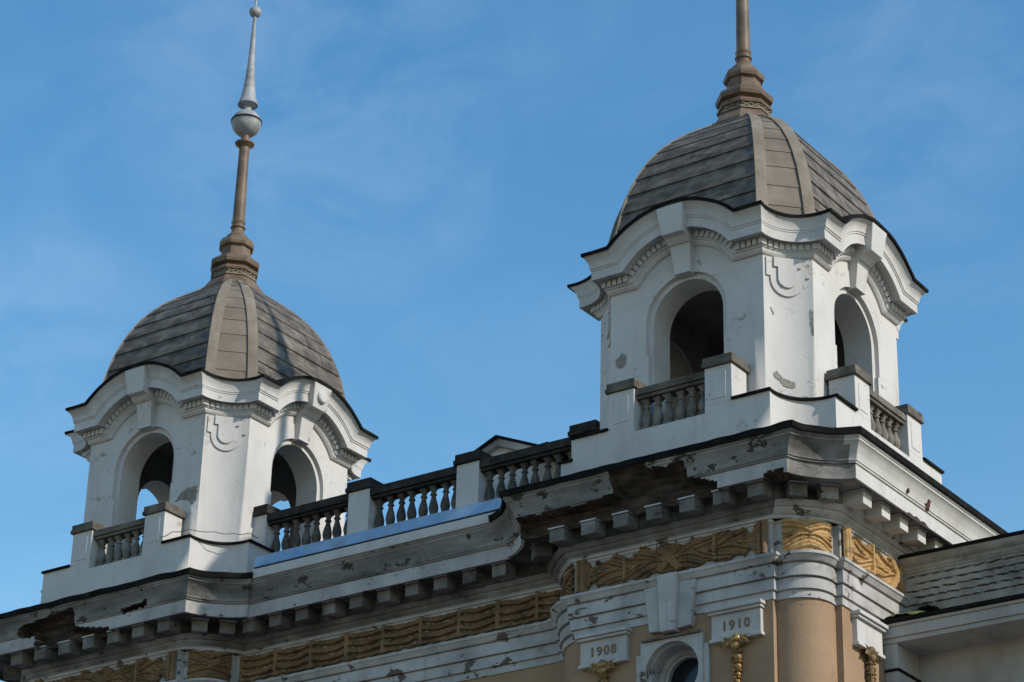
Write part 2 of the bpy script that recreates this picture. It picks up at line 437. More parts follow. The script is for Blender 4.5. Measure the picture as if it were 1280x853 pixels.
def build_tower(name, loc, label, boss_side=None, closed_west=False, joined=None):
    T = empty(name, loc, label, 'tower', 'domed corner towers')
    A = 2.45; B = 1.75
    # ---- plaster walls with the four archways
    w = MB()
    ZS, W0, W1, ZB = 3.2, 0.92, 0.80, 0.45
    top = lambda u: (3.38 + math.sqrt(1.36 ** 2 - u * u)) if abs(u) < 1.125 else 4.13
    for k in range(4):
        P = face_fn(k)
        for sgn in (-1, 1):
            us = [B, 1.5, 1.3, 1.126, 1.124, 1.05, 0.98, W0]
            w.grid([[P(sgn * u, A, 0.3) for u in us], [P(sgn * u, A, 2.55) for u in us], [P(sgn * u, A, top(u)) for u in us]])
            w.grid([[P(sgn * W0, A, 0.3), P(sgn * 0.86, A, 0.3)], [P(sgn * W0, A, 2.55), P(sgn * 0.86, A, 2.55)]])
        us = [W0 * math.cos(PI * i / 28) for i in range(29)]
        w.grid([[P(u, A, ZS + math.sqrt(max(0, W0 * W0 - u * u))) for u in us], [P(u, A, top(u)) for u in us]])
        for sgn in (-1, 1):
            w.grid([[P(sgn * W0, A, 2.55), P(sgn * W0, A, ZS)], [P(sgn * W0, A - 0.001, 2.55), P(sgn * W0, A - 0.001, ZS)]])
        o = arch_outline(W0, ZS, ZB, low=(0.86, 2.55)); i_ = arch_outline(W1, ZS, ZB, low=(W1, 2.55))
        w.grid([[P(u, A, z) for u, z in o], [P(u, A - 0.015, z) for u, z in o], [P(u, A - 0.09, z) for u, z in o]])
        w.grid([[P(u, A - 0.09, z) for u, z in o], [P(u, A - 0.09, z) for u, z in i_]])
        w.grid([[P(u, A - 0.09, z) for u, z in i_], [P(u, A - 0.4, z) for u, z in i_], [P(u, A - 0.7, z) for u, z in i_]])
        ch = arc_pts((B, -A), (A, -B), 0.10, 12)
        w.grid([[Pk_rot(k, x, y, 0.3) for x, y in ch], [Pk_rot(k, x, y, 4.14) for x, y in ch]])
    w.build('wall', 'white', T)
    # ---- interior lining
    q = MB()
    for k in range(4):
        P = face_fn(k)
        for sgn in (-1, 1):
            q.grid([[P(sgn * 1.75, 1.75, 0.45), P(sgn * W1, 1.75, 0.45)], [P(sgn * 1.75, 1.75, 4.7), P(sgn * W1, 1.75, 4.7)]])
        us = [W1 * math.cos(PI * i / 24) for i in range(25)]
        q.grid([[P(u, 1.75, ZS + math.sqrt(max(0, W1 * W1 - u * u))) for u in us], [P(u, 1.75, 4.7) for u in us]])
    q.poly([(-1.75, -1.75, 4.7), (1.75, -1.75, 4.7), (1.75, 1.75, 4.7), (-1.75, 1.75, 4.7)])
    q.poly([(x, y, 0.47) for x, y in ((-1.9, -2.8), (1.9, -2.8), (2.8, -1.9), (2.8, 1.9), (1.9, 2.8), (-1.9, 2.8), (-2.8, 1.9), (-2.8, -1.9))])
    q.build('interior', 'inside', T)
    if closed_west:
        b = MB()
        P = face_fn(3)
        b.prism(arch_outline(W1 - 0.003, ZS, 0.48, 20), P, 1.80, 1.86)
        b.build('arch_infill', 'board', T)
    # ---- eave cornice
    e = MB(); e.grid([eave_ring(a, z) for a, z in EAVE], closed=True)
    f = MB(); f.grid([eave_ring(a, z) for a, z in ((3.018, 4.806), (3.055, 4.785), (3.07, 4.785), (3.075, 4.85), (2.99, 4.87), (2.25, 4.91))], closed=True)
    f.jitter(0.014, 2.6)
    f.build('roof_edge', 'lead', T)
    # ---- dentils
    dn = e
    za, zb, a0, a1 = 4.195, 4.325, 2.58, 2.65
    for k in range(4):
        P = face_fn(k)
        Ra, Rb = za - 2.77, zb - 2.77
        uk = math.sqrt(Rb * Rb - (zb - 3.38) ** 2)
        n = 5
        for sgn in (-1, 1):
            for i in range(n):
                u = sgn * (eb(a1) - 0.05 - i * (eb(a1) - uk - 0.11) / (n - 1))
                dn.box(u - 0.043, u + 0.043, a0, a1, za, zb, fn=lambda x, o, z: P(x, o, z))
        f0 = max(math.asin((za - 3.38) / Ra), math.asin((zb - 3.38) / Rb)) + 0.055
        m_ = 20
        for i in range(m_ + 1):
            th = f0 + (PI - 2 * f0) * i / m_
            if abs(Rb * math.cos(th)) < 0.27: continue
            hw = 0.043 / Ra
            c = []
            for rad in (Ra, Rb):
                c += [P(rad * math.cos(th + hw), a0, 3.38 + rad * math.sin(th + hw)), P(rad * math.cos(th - hw), a0, 3.38 + rad * math.sin(th - hw)),
                      P(rad * math.cos(th - hw), a1, 3.38 + rad * math.sin(th - hw)), P(rad * math.cos(th + hw), a1, 3.38 + rad * math.sin(th + hw))]
            dn.hexa(c)
        b1 = eb(a1)
        ch = arc_pts((b1, -a1), (a1, -b1), es(a1), 72); ci = arc_pts((eb(a0), -a0), (a0, -eb(a0)), es(a0), 72)
        for i in range(9):
            j = 2 + i * 8
            c = []
            for z in (za, zb):
                for arr, jj in ((ci, j), (ci, min(72, j + 5)), (ch, min(72, j + 5)), (ch, j)):
                    c.append(Pk_rot(k, *arr[jj], z))
            dn.hexa(c)
    e.build('eave_cornice', 'trim', T, angle=28)
    # ---- keystones
    for k in range(4):
        P = face_fn(k)
        ks = MB()
        ks.hexa([P(u, o, z) for u, o, z in ((-0.185, 2.4, 4.09), (0.185, 2.4, 4.09), (0.185, 2.57, 4.09), (-0.185, 2.57, 4.09), (-0.245, 2.4, 4.86), (0.245, 2.4, 4.86), (0.245, 2.70, 4.86), (-0.245, 2.70, 4.86))])
        ks.hexa([P(u, o, z) for u, o, z in ((-0.25, 2.4, 4.62), (0.25, 2.4, 4.62), (0.25, 2.71, 4.66), (-0.25, 2.71, 4.66), (-0.262, 2.4, 4.80), (0.262, 2.4, 4.80), (0.262, 2.86, 4.80), (-0.262, 2.86, 4.80))])
        # lip under the block
        ks.prism([(-0.19, 4.06), (0.19, 4.06), (0.19, 4.11), (-0.19, 4.11)], P, 2.36, 2.585)
        # head block that tops out at the eave
        h0 = [P(u, o, z) for u, o, z in ((-0.26, 2.5, 4.74), (0.26, 2.5, 4.74), (0.24, 2.97, 4.78), (-0.24, 2.97, 4.78))]
        h1 = [P(u, o, z) for u, o, z in ((-0.30, 2.5, 5.375), (0.30, 2.5, 5.375), (0.30, 3.065, 5.35), (-0.30, 3.065, 5.35))]
        ks.hexa(h0 + h1)
        ko = ks.build('keystone', 'white', T, bevel=0.012)
        if boss_side == k:
            bo = MB(); n = 24
            bo.grid([[P(rad * math.cos(2 * PI * i / n), o, 5.08 + rad * math.sin(2 * PI * i / n)) for i in range(n)] for rad, o in ((0.15, 3.0), (0.15, 3.062), (0.125, 3.085), (0.01, 3.085))], closed=True)
            bo.build('boss', 'white', ko)
    # ---- shield panels on the hollow corners
    for k in range(4):
        sh = MB()
        chord = math.hypot(A - B, A - B)
        arc = arc_pts((B, -A), (A, -B), 0.10, 200)
        def cp(s_, off, z):
            t = min(1, max(0, s_ / chord + 0.5)); x, y = arc[int(round(t * 200))]
            return Pk_rot(k, x + off * 0.7071, y - off * 0.7071, z)
        def plate(hw, zt, zs, rad, zc, o0, o1):
            ss = sorted(set([-hw, hw, -rad, rad] + [rad * math.sin(PI * (i / 16 - 0.5)) for i in range(17)]))
            lo = lambda s_: (zc - math.sqrt(max(0, rad * rad - s_ * s_))) if abs(s_) <= rad else zs
            S, L_ = [], []
            for s_ in ss:
                if abs(abs(s_) - rad) < 1e-9:
                    if s_ < 0: S += [s_, s_]; L_ += [zs, zc]
                    else: S += [s_, s_]; L_ += [zc, zs]
                else: S.append(s_); L_.append(lo(s_))
            rows = [[cp(s_, o0, zt) for s_ in S], [cp(s_, o1, zt) for s_ in S], [cp(s_, o1, z) for s_, z in zip(S, L_)], [cp(s_, o0, z) for s_, z in zip(S, L_)]]
            sh.grid(rows)
            for j in (0, -1): sh.poly([rows[0][j], rows[1][j], rows[2][j], rows[3][j]])
        plate(0.43, 4.02, 3.62, 0.34, 3.56, -0.02, 0.035)
        plate(0.27, 4.025, 3.82, 0.19, 3.58, 0.0, 0.075)
        sh.build('shield_panel', 'white', T, weld=False, angle=20)
    # ---- dome
    n_c = 9
    zs = [5.02, 5.25, 5.55, 5.95, 6.40, 6.82, 7.20, 7.56, 7.88, 8.16, 8.40, 8.56]
    dm = MB()
    for k in range(4):
        P = face_fn(k)
        for i in range(len(zs) - 1):
            z0, z1 = zs[i], zs[i + 1]
            ya, yb = dome_y(z0) + 0.045, dome_y(z1) + 0.002
            zm = (z0 + z1) / 2; ym = dome_y(zm) + 0.02
            rows = [[P(t * DK * y_, y_ - off, z_) for t in (-1, -0.5, 0, 0.5, 1)] for y_, z_, off in
                    ((ya, z0 - 0.02, 0.07), (ya, z0 - 0.035, 0.01), (ya, z0 - 0.02, 0), (ym, zm, 0), (yb, z1, 0))]
            dm.grid(rows)
            # vertical joints of the plates
    fl = dm
    rnd = random.Random(3 if boss_side is not None else 5)
    for k in range(4):
        P = face_fn(k)
        for i in range(len(zs) - 2):
            z0, z1 = zs[i], zs[i + 1]
            ya, yb = dome_y(z0) + 0.062, dome_y(z1) + 0.008
            for _ in range(1 if rnd.random() < 0.7 else 0):
                t = rnd.uniform(-0.85, 0.85); u = t * DK * (ya + yb) / 2
                fl.grid([[P(u - 0.007, ya, z0), P(u + 0.007, ya, z0)], [P(u - 0.007, (ya + yb) / 2 + 0.008, (z0 + z1) / 2), P(u + 0.007, (ya + yb) / 2 + 0.008, (z0 + z1) / 2)], [P(u - 0.007, yb + 0.006, z1), P(u + 0.007, yb + 0.006, z1)]], m=1)
    dm.build('dome', ['slate', 'lead'], T, weld=False, angle=30)
    zr = [4.9 + (8.58 - 4.9) * i / 26 for i in range(27)]
    for k in range(4):
        pn = MB()
        cz = [4.9, 5.2, 5.7, 6.2, 6.65, 7.05, 7.42, 7.76, 8.05, 8.30, 8.56]
        for i in range(len(cz) - 1):
            z0, z1 = cz[i], cz[i + 1]
            rows = []
            for z_, dd in ((z0, -0.02), (z0, 0.014), ((z0 + z1) / 2, 0.006), (z1, 0.0)):
                y_ = dome_y(z_); p0 = (DK * y_, -y_); p1 = (y_, -DK * y_)
                rows.append([Pk_rot(k, p0[0] + (p1[0] - p0[0]) * t + dd * 0.707, p0[1] + (p1[1] - p0[1]) * t - dd * 0.707, z_) for t in (0.02, 0.5, 0.98)])
            pn.grid(rows)
        pn.build('dome_panel', 'panel', T, weld=False)
        for side in (0, 1):
            rb = MB(); rows = []
            for z_ in zr:
                y_ = dome_y(z_); p0 = np.array((DK * y_, -y_)); p1 = np.array((y_, -DK * y_))
                L = np.hypot(*(p1 - p0)); e_ = (p1 - p0) / L; nn = np.array((0.7071, -0.7071))
                wd = min(0.21, L * 0.30)
                s0 = -0.02 if side == 0 else L - wd; s1 = wd if side == 0 else L + 0.02
                q0 = p0 + e_ * s0; q1 = p0 + e_ * s1
                rows.append([Pk_rot(k, *(q0 - nn * 0.05), z_), Pk_rot(k, *(q0 + nn * 0.05), z_), Pk_rot(k, *((q0 + q1) / 2 + nn * 0.06), z_), Pk_rot(k, *(q1 + nn * 0.05), z_), Pk_rot(k, *(q1 - nn * 0.03), z_)])
            rb.grid(rows)
            rb.build('dome_rib', 'rib', T)
    # ---- spire
    c8 = 1 / math.cos(PI / 8)
    s = MB()
    s.lathe([(0.70 * c8, 8.40), (0.70 * c8, 8.52), (0.66 * c8, 8.60), (0.58 * c8, 8.72), (0.52 * c8, 8.80), (0.50 * c8, 8.86), (0.50 * c8, 8.98)], 8, ngon_rot=PI / 8)
    sp = s.build('spire', 'spire', T, angle=25)
    s = MB()
    s.lathe([(0.46 * c8, 8.97), (0.545 * c8, 8.98), (0.56 * c8, 9.03), (0.53 * c8, 9.08), (0.45 * c8, 9.10), (0.45 * c8, 9.16), (0.56 * c8, 9.19), (0.58 * c8, 9.26),
             (0.57 * c8, 9.32), (0.50 * c8, 9.39), (0.43 * c8, 9.42), (0.42 * c8, 9.46), (0.37 * c8, 9.48), (0.335 * c8, 9.66), (0.335 * c8, 9.72), (0.40 * c8, 9.75), (0.42 * c8, 9.82),
             (0.385 * c8, 9.92), (0.34 * c8, 9.98), (0.30 * c8, 10.0), (0.1, 10.02)], 8, ngon_rot=PI / 8)
    s.build('spire_base', 'spire', sp, angle=25)
    s = MB()
    for k in range(8):     # little saltire lattice round the neck
        th = PI / 4 * k; cth, sth = math.cos(th), math.sin(th)
        ap = 0.513; hw = 0.19
        fn = lambda u, o, z: (o * cth - u * sth, o * sth + u * cth, z)
        for (u0, z0, u1, z1) in ((-hw, 8.87, 0, 8.965), (0, 8.965, hw, 8.87), (-hw, 8.965, 0, 8.87), (0, 8.87, hw, 8.965)):
            s.hexa([fn(u0, ap - 0.02, z0 - 0.012), fn(u1, ap - 0.02, z1 - 0.012), fn(u1, ap + 0.012, z1 - 0.012), fn(u0, ap + 0.012, z0 - 0.012),
                    fn(u0, ap - 0.02, z0 + 0.012), fn(u1, ap - 0.02, z1 + 0.012), fn(u1, ap + 0.012, z1 + 0.012), fn(u0, ap + 0.012, z0 + 0.012)])
    s.lathe([(0.50 * c8, 8.825), (0.54 * c8, 8.83), (0.54 * c8, 8.865), (0.50 * c8, 8.87)], 8, ngon_rot=PI / 8)
    s.build('lattice_collar', 'rib', sp)
    s = MB()
    s.lathe([(0.29, 10.0), (0.29, 10.04), (0.25, 10.10), (0.19, 10.16), (0.155, 10.22), (0.15, 10.30), (0.185, 10.33), (0.185, 10.36), (0.15, 10.38), (0.15, 10.45), (0.175, 10.48), (0.175, 10.50),
             (0.150, 10.52), (0.148, 10.9), (0.13, 12.5), (0.13, 12.60), (0.16, 12.63), (0.24, 12.70), (0.245, 12.735), (0.20, 12.75), (0.11, 12.76), (0.10, 12.95)], 24)
    s.build('column', 'spire', sp, angle=40)
    s = MB()
    pr = [(0.10, 12.94)] + [(0.368 * math.cos(a), 13.31 + 0.37 * math.sin(a)) for a in [R(x) for x in range(-74, 1, 8)]]
    pr += [(0.385, 13.33), (0.385, 13.37)] + [(0.368 * math.cos(a), 13.33 + 0.34 * math.sin(a)) for a in [R(x) for x in range(8, 78, 8)]] + [(0.10, 13.68), (0.10, 13.86)]
    s.lathe(pr, 32); s.build('ball', 'zinc', sp, angle=30)
    s = MB()
    s.lathe([(0.376, 13.325), (0.392, 13.328), (0.392, 13.372), (0.376, 13.375)], 32); s.build('ball_band', 'lead', sp)
    s = MB()
    s.lathe([(0.09, 13.80), (0.20, 13.84), (0.255, 13.84), (0.25, 13.87), (0.205, 14.0), (0.17, 14.2), (0.146, 14.39), (0.152, 14.40), (0.14, 14.41), (0.118, 14.62), (0.123, 14.63), (0.112, 14.64),
             (0.11, 14.85), (0.113, 14.86), (0.10, 14.87), (0.085, 15.25), (0.06, 15.9), (0.042, 16.45), (0.05, 16.47)], 20)
    s.build('needle', 'zinc', sp, angle=40)
    s = MB()
    s.lathe([(0.04, 16.46)] + [(0.158 * math.cos(R(x)), 16.61 + 0.155 * math.sin(R(x))) for x in range(-72, 76, 12)] + [(0.026, 16.77), (0.024, 17.6), (0.004, 17.62)], 20)
    s.build('finial', 'zinc', sp, angle=40)
    # ---- parapet
    pa = MB()
    PA, PB, PI_ = 3.08, 2.19, 2.52
    sag = 0.34
    for k in range(4):
        P = face_fn(k)
        for sgn in (-1, 1):
            us = [0.79 if k != joined else 0.0, 1.38, PB]
            pa.grid([[P(sgn * u, PA, -0.38) for u in us], [P(sgn * u, PA, 0.66) for u in us], [P(sgn * u, PA, 0.81) for u in us], [P(sgn * u, PI_, 0.81) for u in us], [P(sgn * u, PI_, 0.4) for u in us]])
            if k != joined: pa.poly([P(sgn * 0.79, PA, 0.66), P(sgn * 0.79, PI_, 0.66), P(sgn * 0.79, PI_, 0.81), P(sgn * 0.79, PA, 0.81)])
        us = [-0.79, 0, 0.79]
        if k != joined: pa.grid([[P(u, PA, -0.38) for u in us], [P(u, PA, 0.66) for u in us], [P(u, PI_, 0.66) for u in us], [P(u, PI_, 0.4) for u in us]])
        ch = arc_pts((PB, -PA), (PA, -PB), sag, 16); ci = arc_pts((PB, -PI_), (PI_, -PB), 0.1, 16)
        pa.grid([[Pk_rot(k, x, y, -0.38) for x, y in ch], [Pk_rot(k, x, y, 0.81) for x, y in ch], [Pk_rot(k, x, y, 0.81) for x, y in ci], [Pk_rot(k, x, y, 0.4) for x, y in ci]])
    pa.build('parapet', 'white', T)
    for k in range(4):
        cp_ = MB()
        def cap_path(a, z):
            b = PB + (a - PA) * 0.6
            pts = [(1.385, -a)] + arc_pts((b, -a), (a, -b), sag, 16) + [(a, -1.385)]
            return [Pk_rot(k, x, y, z) for x, y in pts]
        cp_.grid([cap_path(a, z) for a, z in ((3.0, 0.812), (3.13, 0.80), (3.135, 0.85), (2.95, 0.90), (2.50, 0.95))])
        cp_.build('parapet_capping', 'lead', T)
    rail_obj = ped_obj = bal_obj = None
    P0 = face_fn(0)
    for k in range(4):
        if k == joined: continue
        rz = k * PI / 2
        for sgn in (-1, 1):
            if ped_obj is None:
                pd = MB(); pd.box(-0.295, 0.295, -0.28, 0.28, 0, 0.77)
                ped_obj = pd.build('pedestal', 'white', T, bevel=0.01)
                cpm = MB(); cpm.box(-0.345, 0.345, -0.335, 0.335, 0.771, 0.86); cpm.box(-0.325, 0.325, -0.315, 0.315, 0.861, 0.975)
                cap_obj = cpm.build('cap', 'stone', ped_obj, bevel=0.012)
                po = ped_obj
                pnl = MB(); pnl.prism([(-0.17, 0.1), (0.17, 0.1), (0.17, 0.62), (0.12, 0.68), (-0.12, 0.68), (-0.17, 0.62)], lambda u, o, z: (u, -o, z), 0.27, 0.292)
                pan_obj = pnl.build('sunk_panel', 'white', ped_obj, bevel=0.004)
            else:
                po = ped_obj.copy(); col.objects.link(po); po.parent = T
                co = cap_obj.copy(); col.objects.link(co); co.parent = po
                co = pan_obj.copy(); col.objects.link(co); co.parent = po
            po.location = P0(0, 0, 0) and Pk_rot(k, sgn * 1.085, -2.80, 0.81); po.rotation_euler = (0, 0, rz)
        if rail_obj is None:
            rl = MB(); rl.box(-0.789, 0.789, -0.19, 0.19, 1.42, 1.565); rl.box(-0.789, 0.789, -0.155, 0.155, 1.35, 1.419)
            rl.box(-0.789, 0.789, -0.15, 0.15, 0.662, 0.71)
            rail_obj = rl.build('handrail', 'stone', T, bevel=0.015); ro = rail_obj
        else:
            ro = rail_obj.copy(); col.objects.link(ro); ro.parent = T
        ro.location = Pk_rot(k, 0, -2.86, 0); ro.rotation_euler = (0, 0, rz)
        if k == 2: continue
        for i in range(6):
            if bal_obj is None:
                bal_obj = baluster_mesh('baluster', 'baluster', 0.64); bo_ = bal_obj
            else:
                bo_ = bal_obj.copy(); col.objects.link(bo_)
            bo_.parent = T
            bo_.location = Pk_rot(k, -0.64 + 0.256 * i, -2.86, 0.71)
            bo_.rotation_euler = (0.02 * math.sin(i * 3.7 + k), 0.02 * math.sin(i * 2.3), rz + 0.07 * math.sin(i * 5.1 + k))
    return T

def baluster_mesh(name, mat, h):
    b = MB()
    rw = 0.105
    b.box(-0.085, 0.085, -0.085, 0.085, 0, 0.055 * h / 0.64)
    b.box(-0.08, 0.08, -0.08, 0.08, h - 0.05, h)
    k = h / 0.64
    b.lathe([(0.07, 0.055 * k), (0.085, 0.075 * k), (0.075, 0.095 * k), (0.09, 0.13 * k), (rw, 0.19 * k), (0.102, 0.24 * k), (0.085, 0.31 * k), (0.062, 0.38 * k), (0.05, 0.43 * k), (0.052, 0.455 * k),
             (0.075, 0.47 * k), (0.075, 0.49 * k), (0.052, 0.505 * k), (0.055, 0.54 * k), (0.078, 0.575 * k), (0.08, h - 0.05)], 16)
    return b.build(name, mat, angle=45)

def patch(parent, pts, fn, depth, mat='plaster_hole', name='bare_patch', seed=1):
    """irregular raised-edge scar: outline points in (s,z) mapped by fn(s, off, z)"""
    m = MB()
    n = len(pts); c = (sum(p[0] for p in pts) / n, sum(p[1] for p in pts) / n)
    fine = []
    for i in range(n):
        a, b = pts[i], pts[(i + 1) % n]
        for j in range(8):
            t = j / 8
            x, z = a[0] + (b[0] - a[0]) * t, a[1] + (b[1] - a[1]) * t
            rr_ = 1 + 0.22 * fbm(x * 9 + seed, z * 9, seed) + 0.22 * fbm(x * 31 + seed, z * 31, seed)
            fine.append((c[0] + (x - c[0]) * rr_, c[1] + (z - c[1]) * rr_))
    rows = [[fn(*((c[0] + (x - c[0]) * t), o, (c[1] + (z - c[1]) * t))) for x, z in fine] for t, o in ((1.0, 0.001), (0.99, depth), (0.75, depth * 0.8), (0.4, depth), (0.02, depth * 0.9))]
    m.grid(rows, closed=True)
    return m.build(name, mat, parent, angle=30)

tower_r = build_tower('domed_tower', (0, 0, 0), 'nearer white belfry tower on the building corner, its pole cut off by the photo top', closed_west=True, joined=3)
tower_l = build_tower('domed_tower', (LX, 0, 0), 'farther white belfry tower with complete spire, needle and grey ball, sky showing through its arches', boss_side=1, joined=1)

# scars in the plaster of the towers
def chamfer_fn(s_, off, z):
    t = min(1, max(0, s_ / 0.99 + 0.5)); x, y = arc_pts((1.75, -2.45), (2.45, -1.75), 0.10, 60)[int(round(t * 60))]
    return (x + off * 0.7071, y - off * 0.7071, z)
front_fn = lambda s_, off, z: (s_, -2.45 - off, z)
patch(tower_r, [(-0.30, 1.58), (-0.24, 1.60), (-0.15, 1.49), (0.0, 1.44), (0.10, 1.42), (0.14, 1.36), (0.06, 1.29), (-0.08, 1.30), (-0.2, 1.40), (-0.28, 1.47)], chamfer_fn, 0.012, seed=2)
patch(tower_r, [(0.44, 2.95), (0.48, 2.9), (0.485, 2.4), (0.45, 2.45), (0.43, 2.7)], chamfer_fn, 0.012, seed=5)
patch(tower_r, [(-0.36, 2.95), (-0.33, 2.95), (-0.27, 2.82), (-0.30, 2.80)], chamfer_fn, 0.008, seed=6)
patch(tower_r, [(-1.62, 2.62), (-1.48, 2.72), (-1.36, 2.66), (-1.38, 2.5), (-1.5, 2.38), (-1.6, 2.46)], front_fn, 0.012, seed=8)
patch(tower_l, [(1.0, 2.05), (1.25, 2.28), (1.5, 2.34), (1.7, 2.32), (1.68, 2.0), (1.55, 1.9), (1.45, 2.02), (1.2, 2.1)], front_fn, 0.010, seed=9)

# ================================================================== main building (below the towers)
BLD = empty('corner_building', (0, 0, -20.35), 'old tan and white corner building with gilded friezes, dated plaques and damaged main cornice', 'building')
def part(mb, name, mats, parent=None, **kw):
    """children keep world coordinates"""
    o = mb.build(name, mats, parent or BLD, **kw)
    if parent is None: o.location = (0, 0, 20.35)
    return o

SET = 0.97
def facade(a, z, kind, dense=False):
    """full facade line at offset a: left tower, centre bay, right tower, right flank. kind: 'cornice' hollow corner, 'pier' rounded corner between piers"""
    b = a - 0.9
    def corner(cx, sx):        # right-hand front corner (sx=1) or left-hand (sx=-1), travelling left to right
        if kind == 'cornice':
            pts = arc_pts((b, -a), (a, -b), 0.15, 10)
        elif kind == 'round':
            pts = arc_pts((b, -a), (a, -b), -0.12 if sx > 0 else -0.05, 10)
        else:
            pts = [(b, -a), (b, -(a - 0.13))] + arc_pts((b + 0.02, -(a - 0.13)), (a - 0.13, -(b + 0.02)), -0.30 if sx > 0 else -0.12, 12) + [(a - 0.13, -b), (a, -b)]
        if sx > 0: return [(cx + x, y) for x, y in pts]
        return [(cx - x, y) for x, y in pts[::-1]]
    def front(cx):
        n = 170 if dense else 1
        return [(cx - b + 2 * b * i / n, -a) for i in range(1, n)]
    P = [(LX - a, 3.2)] + corner(LX, -1) + front(LX) + corner(LX, 1)
    P += [(LX + a, -(a - SET)), (-a, -(a - SET))]
    P += corner(0, -1) + front(0) + corner(0, 1)
    P += [(y_ * -1, x) for x, y_ in corner(0, 1)] + [(b, a), (b - 1.6, a)]
    return [(x, y, z) for x, y in P]

# --- damage of the front cornices
def damaged(x, z):
    n = (fbm(x * 2.3, z * 5.0, 3.0) + 0.5 * fbm(x * 9.0, z * 14.0, 6.0)) * 0.10
    if -3.0 < x <= -0.72 and z < -0.955 + n * 0.35: return True
    if 2.45 < x < 2.85 and z < -1.17 + n * 0.5: return True
    if -1.0 < x < 2.0:
        if -0.72 + n * 0.4 < x < 0.85 and z < -0.54 - (0.11 + n if x > 0.05 else 0): return True
        if -0.95 < x < -0.6 and z < -0.90: return True
        if 0.85 <= x < 1.45 and z < -0.93 - 0.26 * (x - 0.85) + n: return True
    xl = x - LX
    if -1.9 + n < xl < -0.25 + n * .3 and -1.0 + n * .7 < z < -0.64 + 0.08 * (xl + 0.25): return True
    if -1.45 + n < xl < 0.75 and z < -1.05 - 0.16 * (xl + 0.2) + n * .6: return True
    if 1.15 < xl < 1.85 and abs(z + 0.90 - 0.10 * (xl - 1.5)) < 0.05 + n * .6: return True
    return False

CORN = [(3.25, -1.46), (3.28, -1.44), (3.28, -1.21), (3.3, -1.20), (3.55, -1.20), (3.77, -1.20), (3.775, -1.25), (3.82, -1.25), (3.82, -1.215), (3.82, -1.18), (3.82, -1.145), (3.82, -1.11), (3.82, -1.075), (3.82, -1.04), (3.82, -1.005), (3.82, -0.975), (3.85, -0.965), (3.85, -0.935),
        (3.87, -0.925), (3.87, -0.895), (3.878, -0.87), (3.885, -0.845), (3.89, -0.82), (3.90, -0.79), (3.915, -0.76), (3.93, -0.73), (3.947, -0.70), (3.965, -0.67), (3.983, -0.65), (4.0, -0.63), (4.02, -0.615), (4.02, -0.575), (4.04, -0.57), (4.04, -0.49)]
rows = [facade(a, z, 'cornice', True) for a, z in CORN]
flank = [[(r[i][0] > 2.0 and r[i + 1][1] > -CORN[j][0] + 0.004) for i in range(len(r) - 1)] for j, r in enumerate(rows)]
dmg = [[False] * len(r) for r in rows]
for j, r in enumerate(rows):
    if j < 3: continue
    for i, (x, y, z) in enumerate(r):
        on_front = y < -3.2 and (abs(x) < 2.93 or abs(x - LX) < 2.6)
        if on_front and damaged(x, z):
            dmg[j][i] = True
            deep = 3.50 + 0.05 * fbm(x * 5, z * 7, 1.0) + 0.04 * math.floor((z + 1.3) / 0.12) * 0.6 + max(0, (z + 0.85)) * 0.9
            r[i] = (x + 0.02 * fbm(x * 9, z * 9, 5.0), -min(-y, max(3.28, deep)), z + 0.02 * fbm(x * 8, z * 8, 9.0))
cm = MB()
def corn_mat(j, i):
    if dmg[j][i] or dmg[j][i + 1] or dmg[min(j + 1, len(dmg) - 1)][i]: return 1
    x, y, z = rows[j][i]
    if flank[j][i]: return 4 if j >= 6 and x > 3.7 else (0 if x > 3.0 and y > -2.4 else 5)
    if j < 6: return 2  # near-black colour on front soffits and the wall between brackets
    return 3 if j >= 15 else 0
cm.grid(rows, mfun=corn_mat)
part(cm, 'cornice', ['old_trim', 'broken', 'dark_soffit', 'dirty', 'trim', 'grimy'], angle=28)
em = MB()
em_rows = [facade(a, z, 'cornice', True) for a, z in ((4.02, -0.495), (4.07, -0.53), (4.09, -0.53), (4.10, -0.415), (4.0, -0.39), (3.0, -0.25))]
gap = [i for i in range(len(em_rows[0]) - 1) if em_rows[2][i][0] > LX + 3.9 and em_rows[2][i + 1][0] < -3.9 and abs(em_rows[2][i][1] - em_rows[2][i + 1][1]) < 0.01][0]
em.grid([r[:gap + 1] for r in em_rows]); em.jitter(0.022, 2.3); part(em, 'cornice_capping', 'lead')
em = MB(); em.grid([r[gap + 1:] for r in em_rows]); em.jitter(0.022, 2.3); part(em, 'cornice_capping', 'lead')
# flat roof behind the centre bay and under the towers
rf = MB()
for cx in (LX, 0.0): rf.poly([(cx + x, y, -0.31) for x, y in ((-1.6, -3.0), (1.6, -3.0), (3.0, -1.6), (3.0, 1.6), (1.6, 3.0), (-1.6, 3.0), (-3.0, 1.6), (-3.0, -1.6))])
rf.grid([[(LX + 3.0, -2.85, -0.3), (-3.0, -2.85, -0.3)], [(LX + 3.0, -1.45, 0.45), (-3.0, -1.45, 0.45)]])
rf.grid([[(LX + 2.9, -1.1, 0.6), (-2.9, -1.1, 0.6)], [(LX + 2.9, 3.0, 1.35), (-2.9, 3.0, 1.35)], [(LX + 2.9, 7.5, 0.5), (-2.9, 7.5, 0.5)]])
part(rf, 'roof', 'lead')
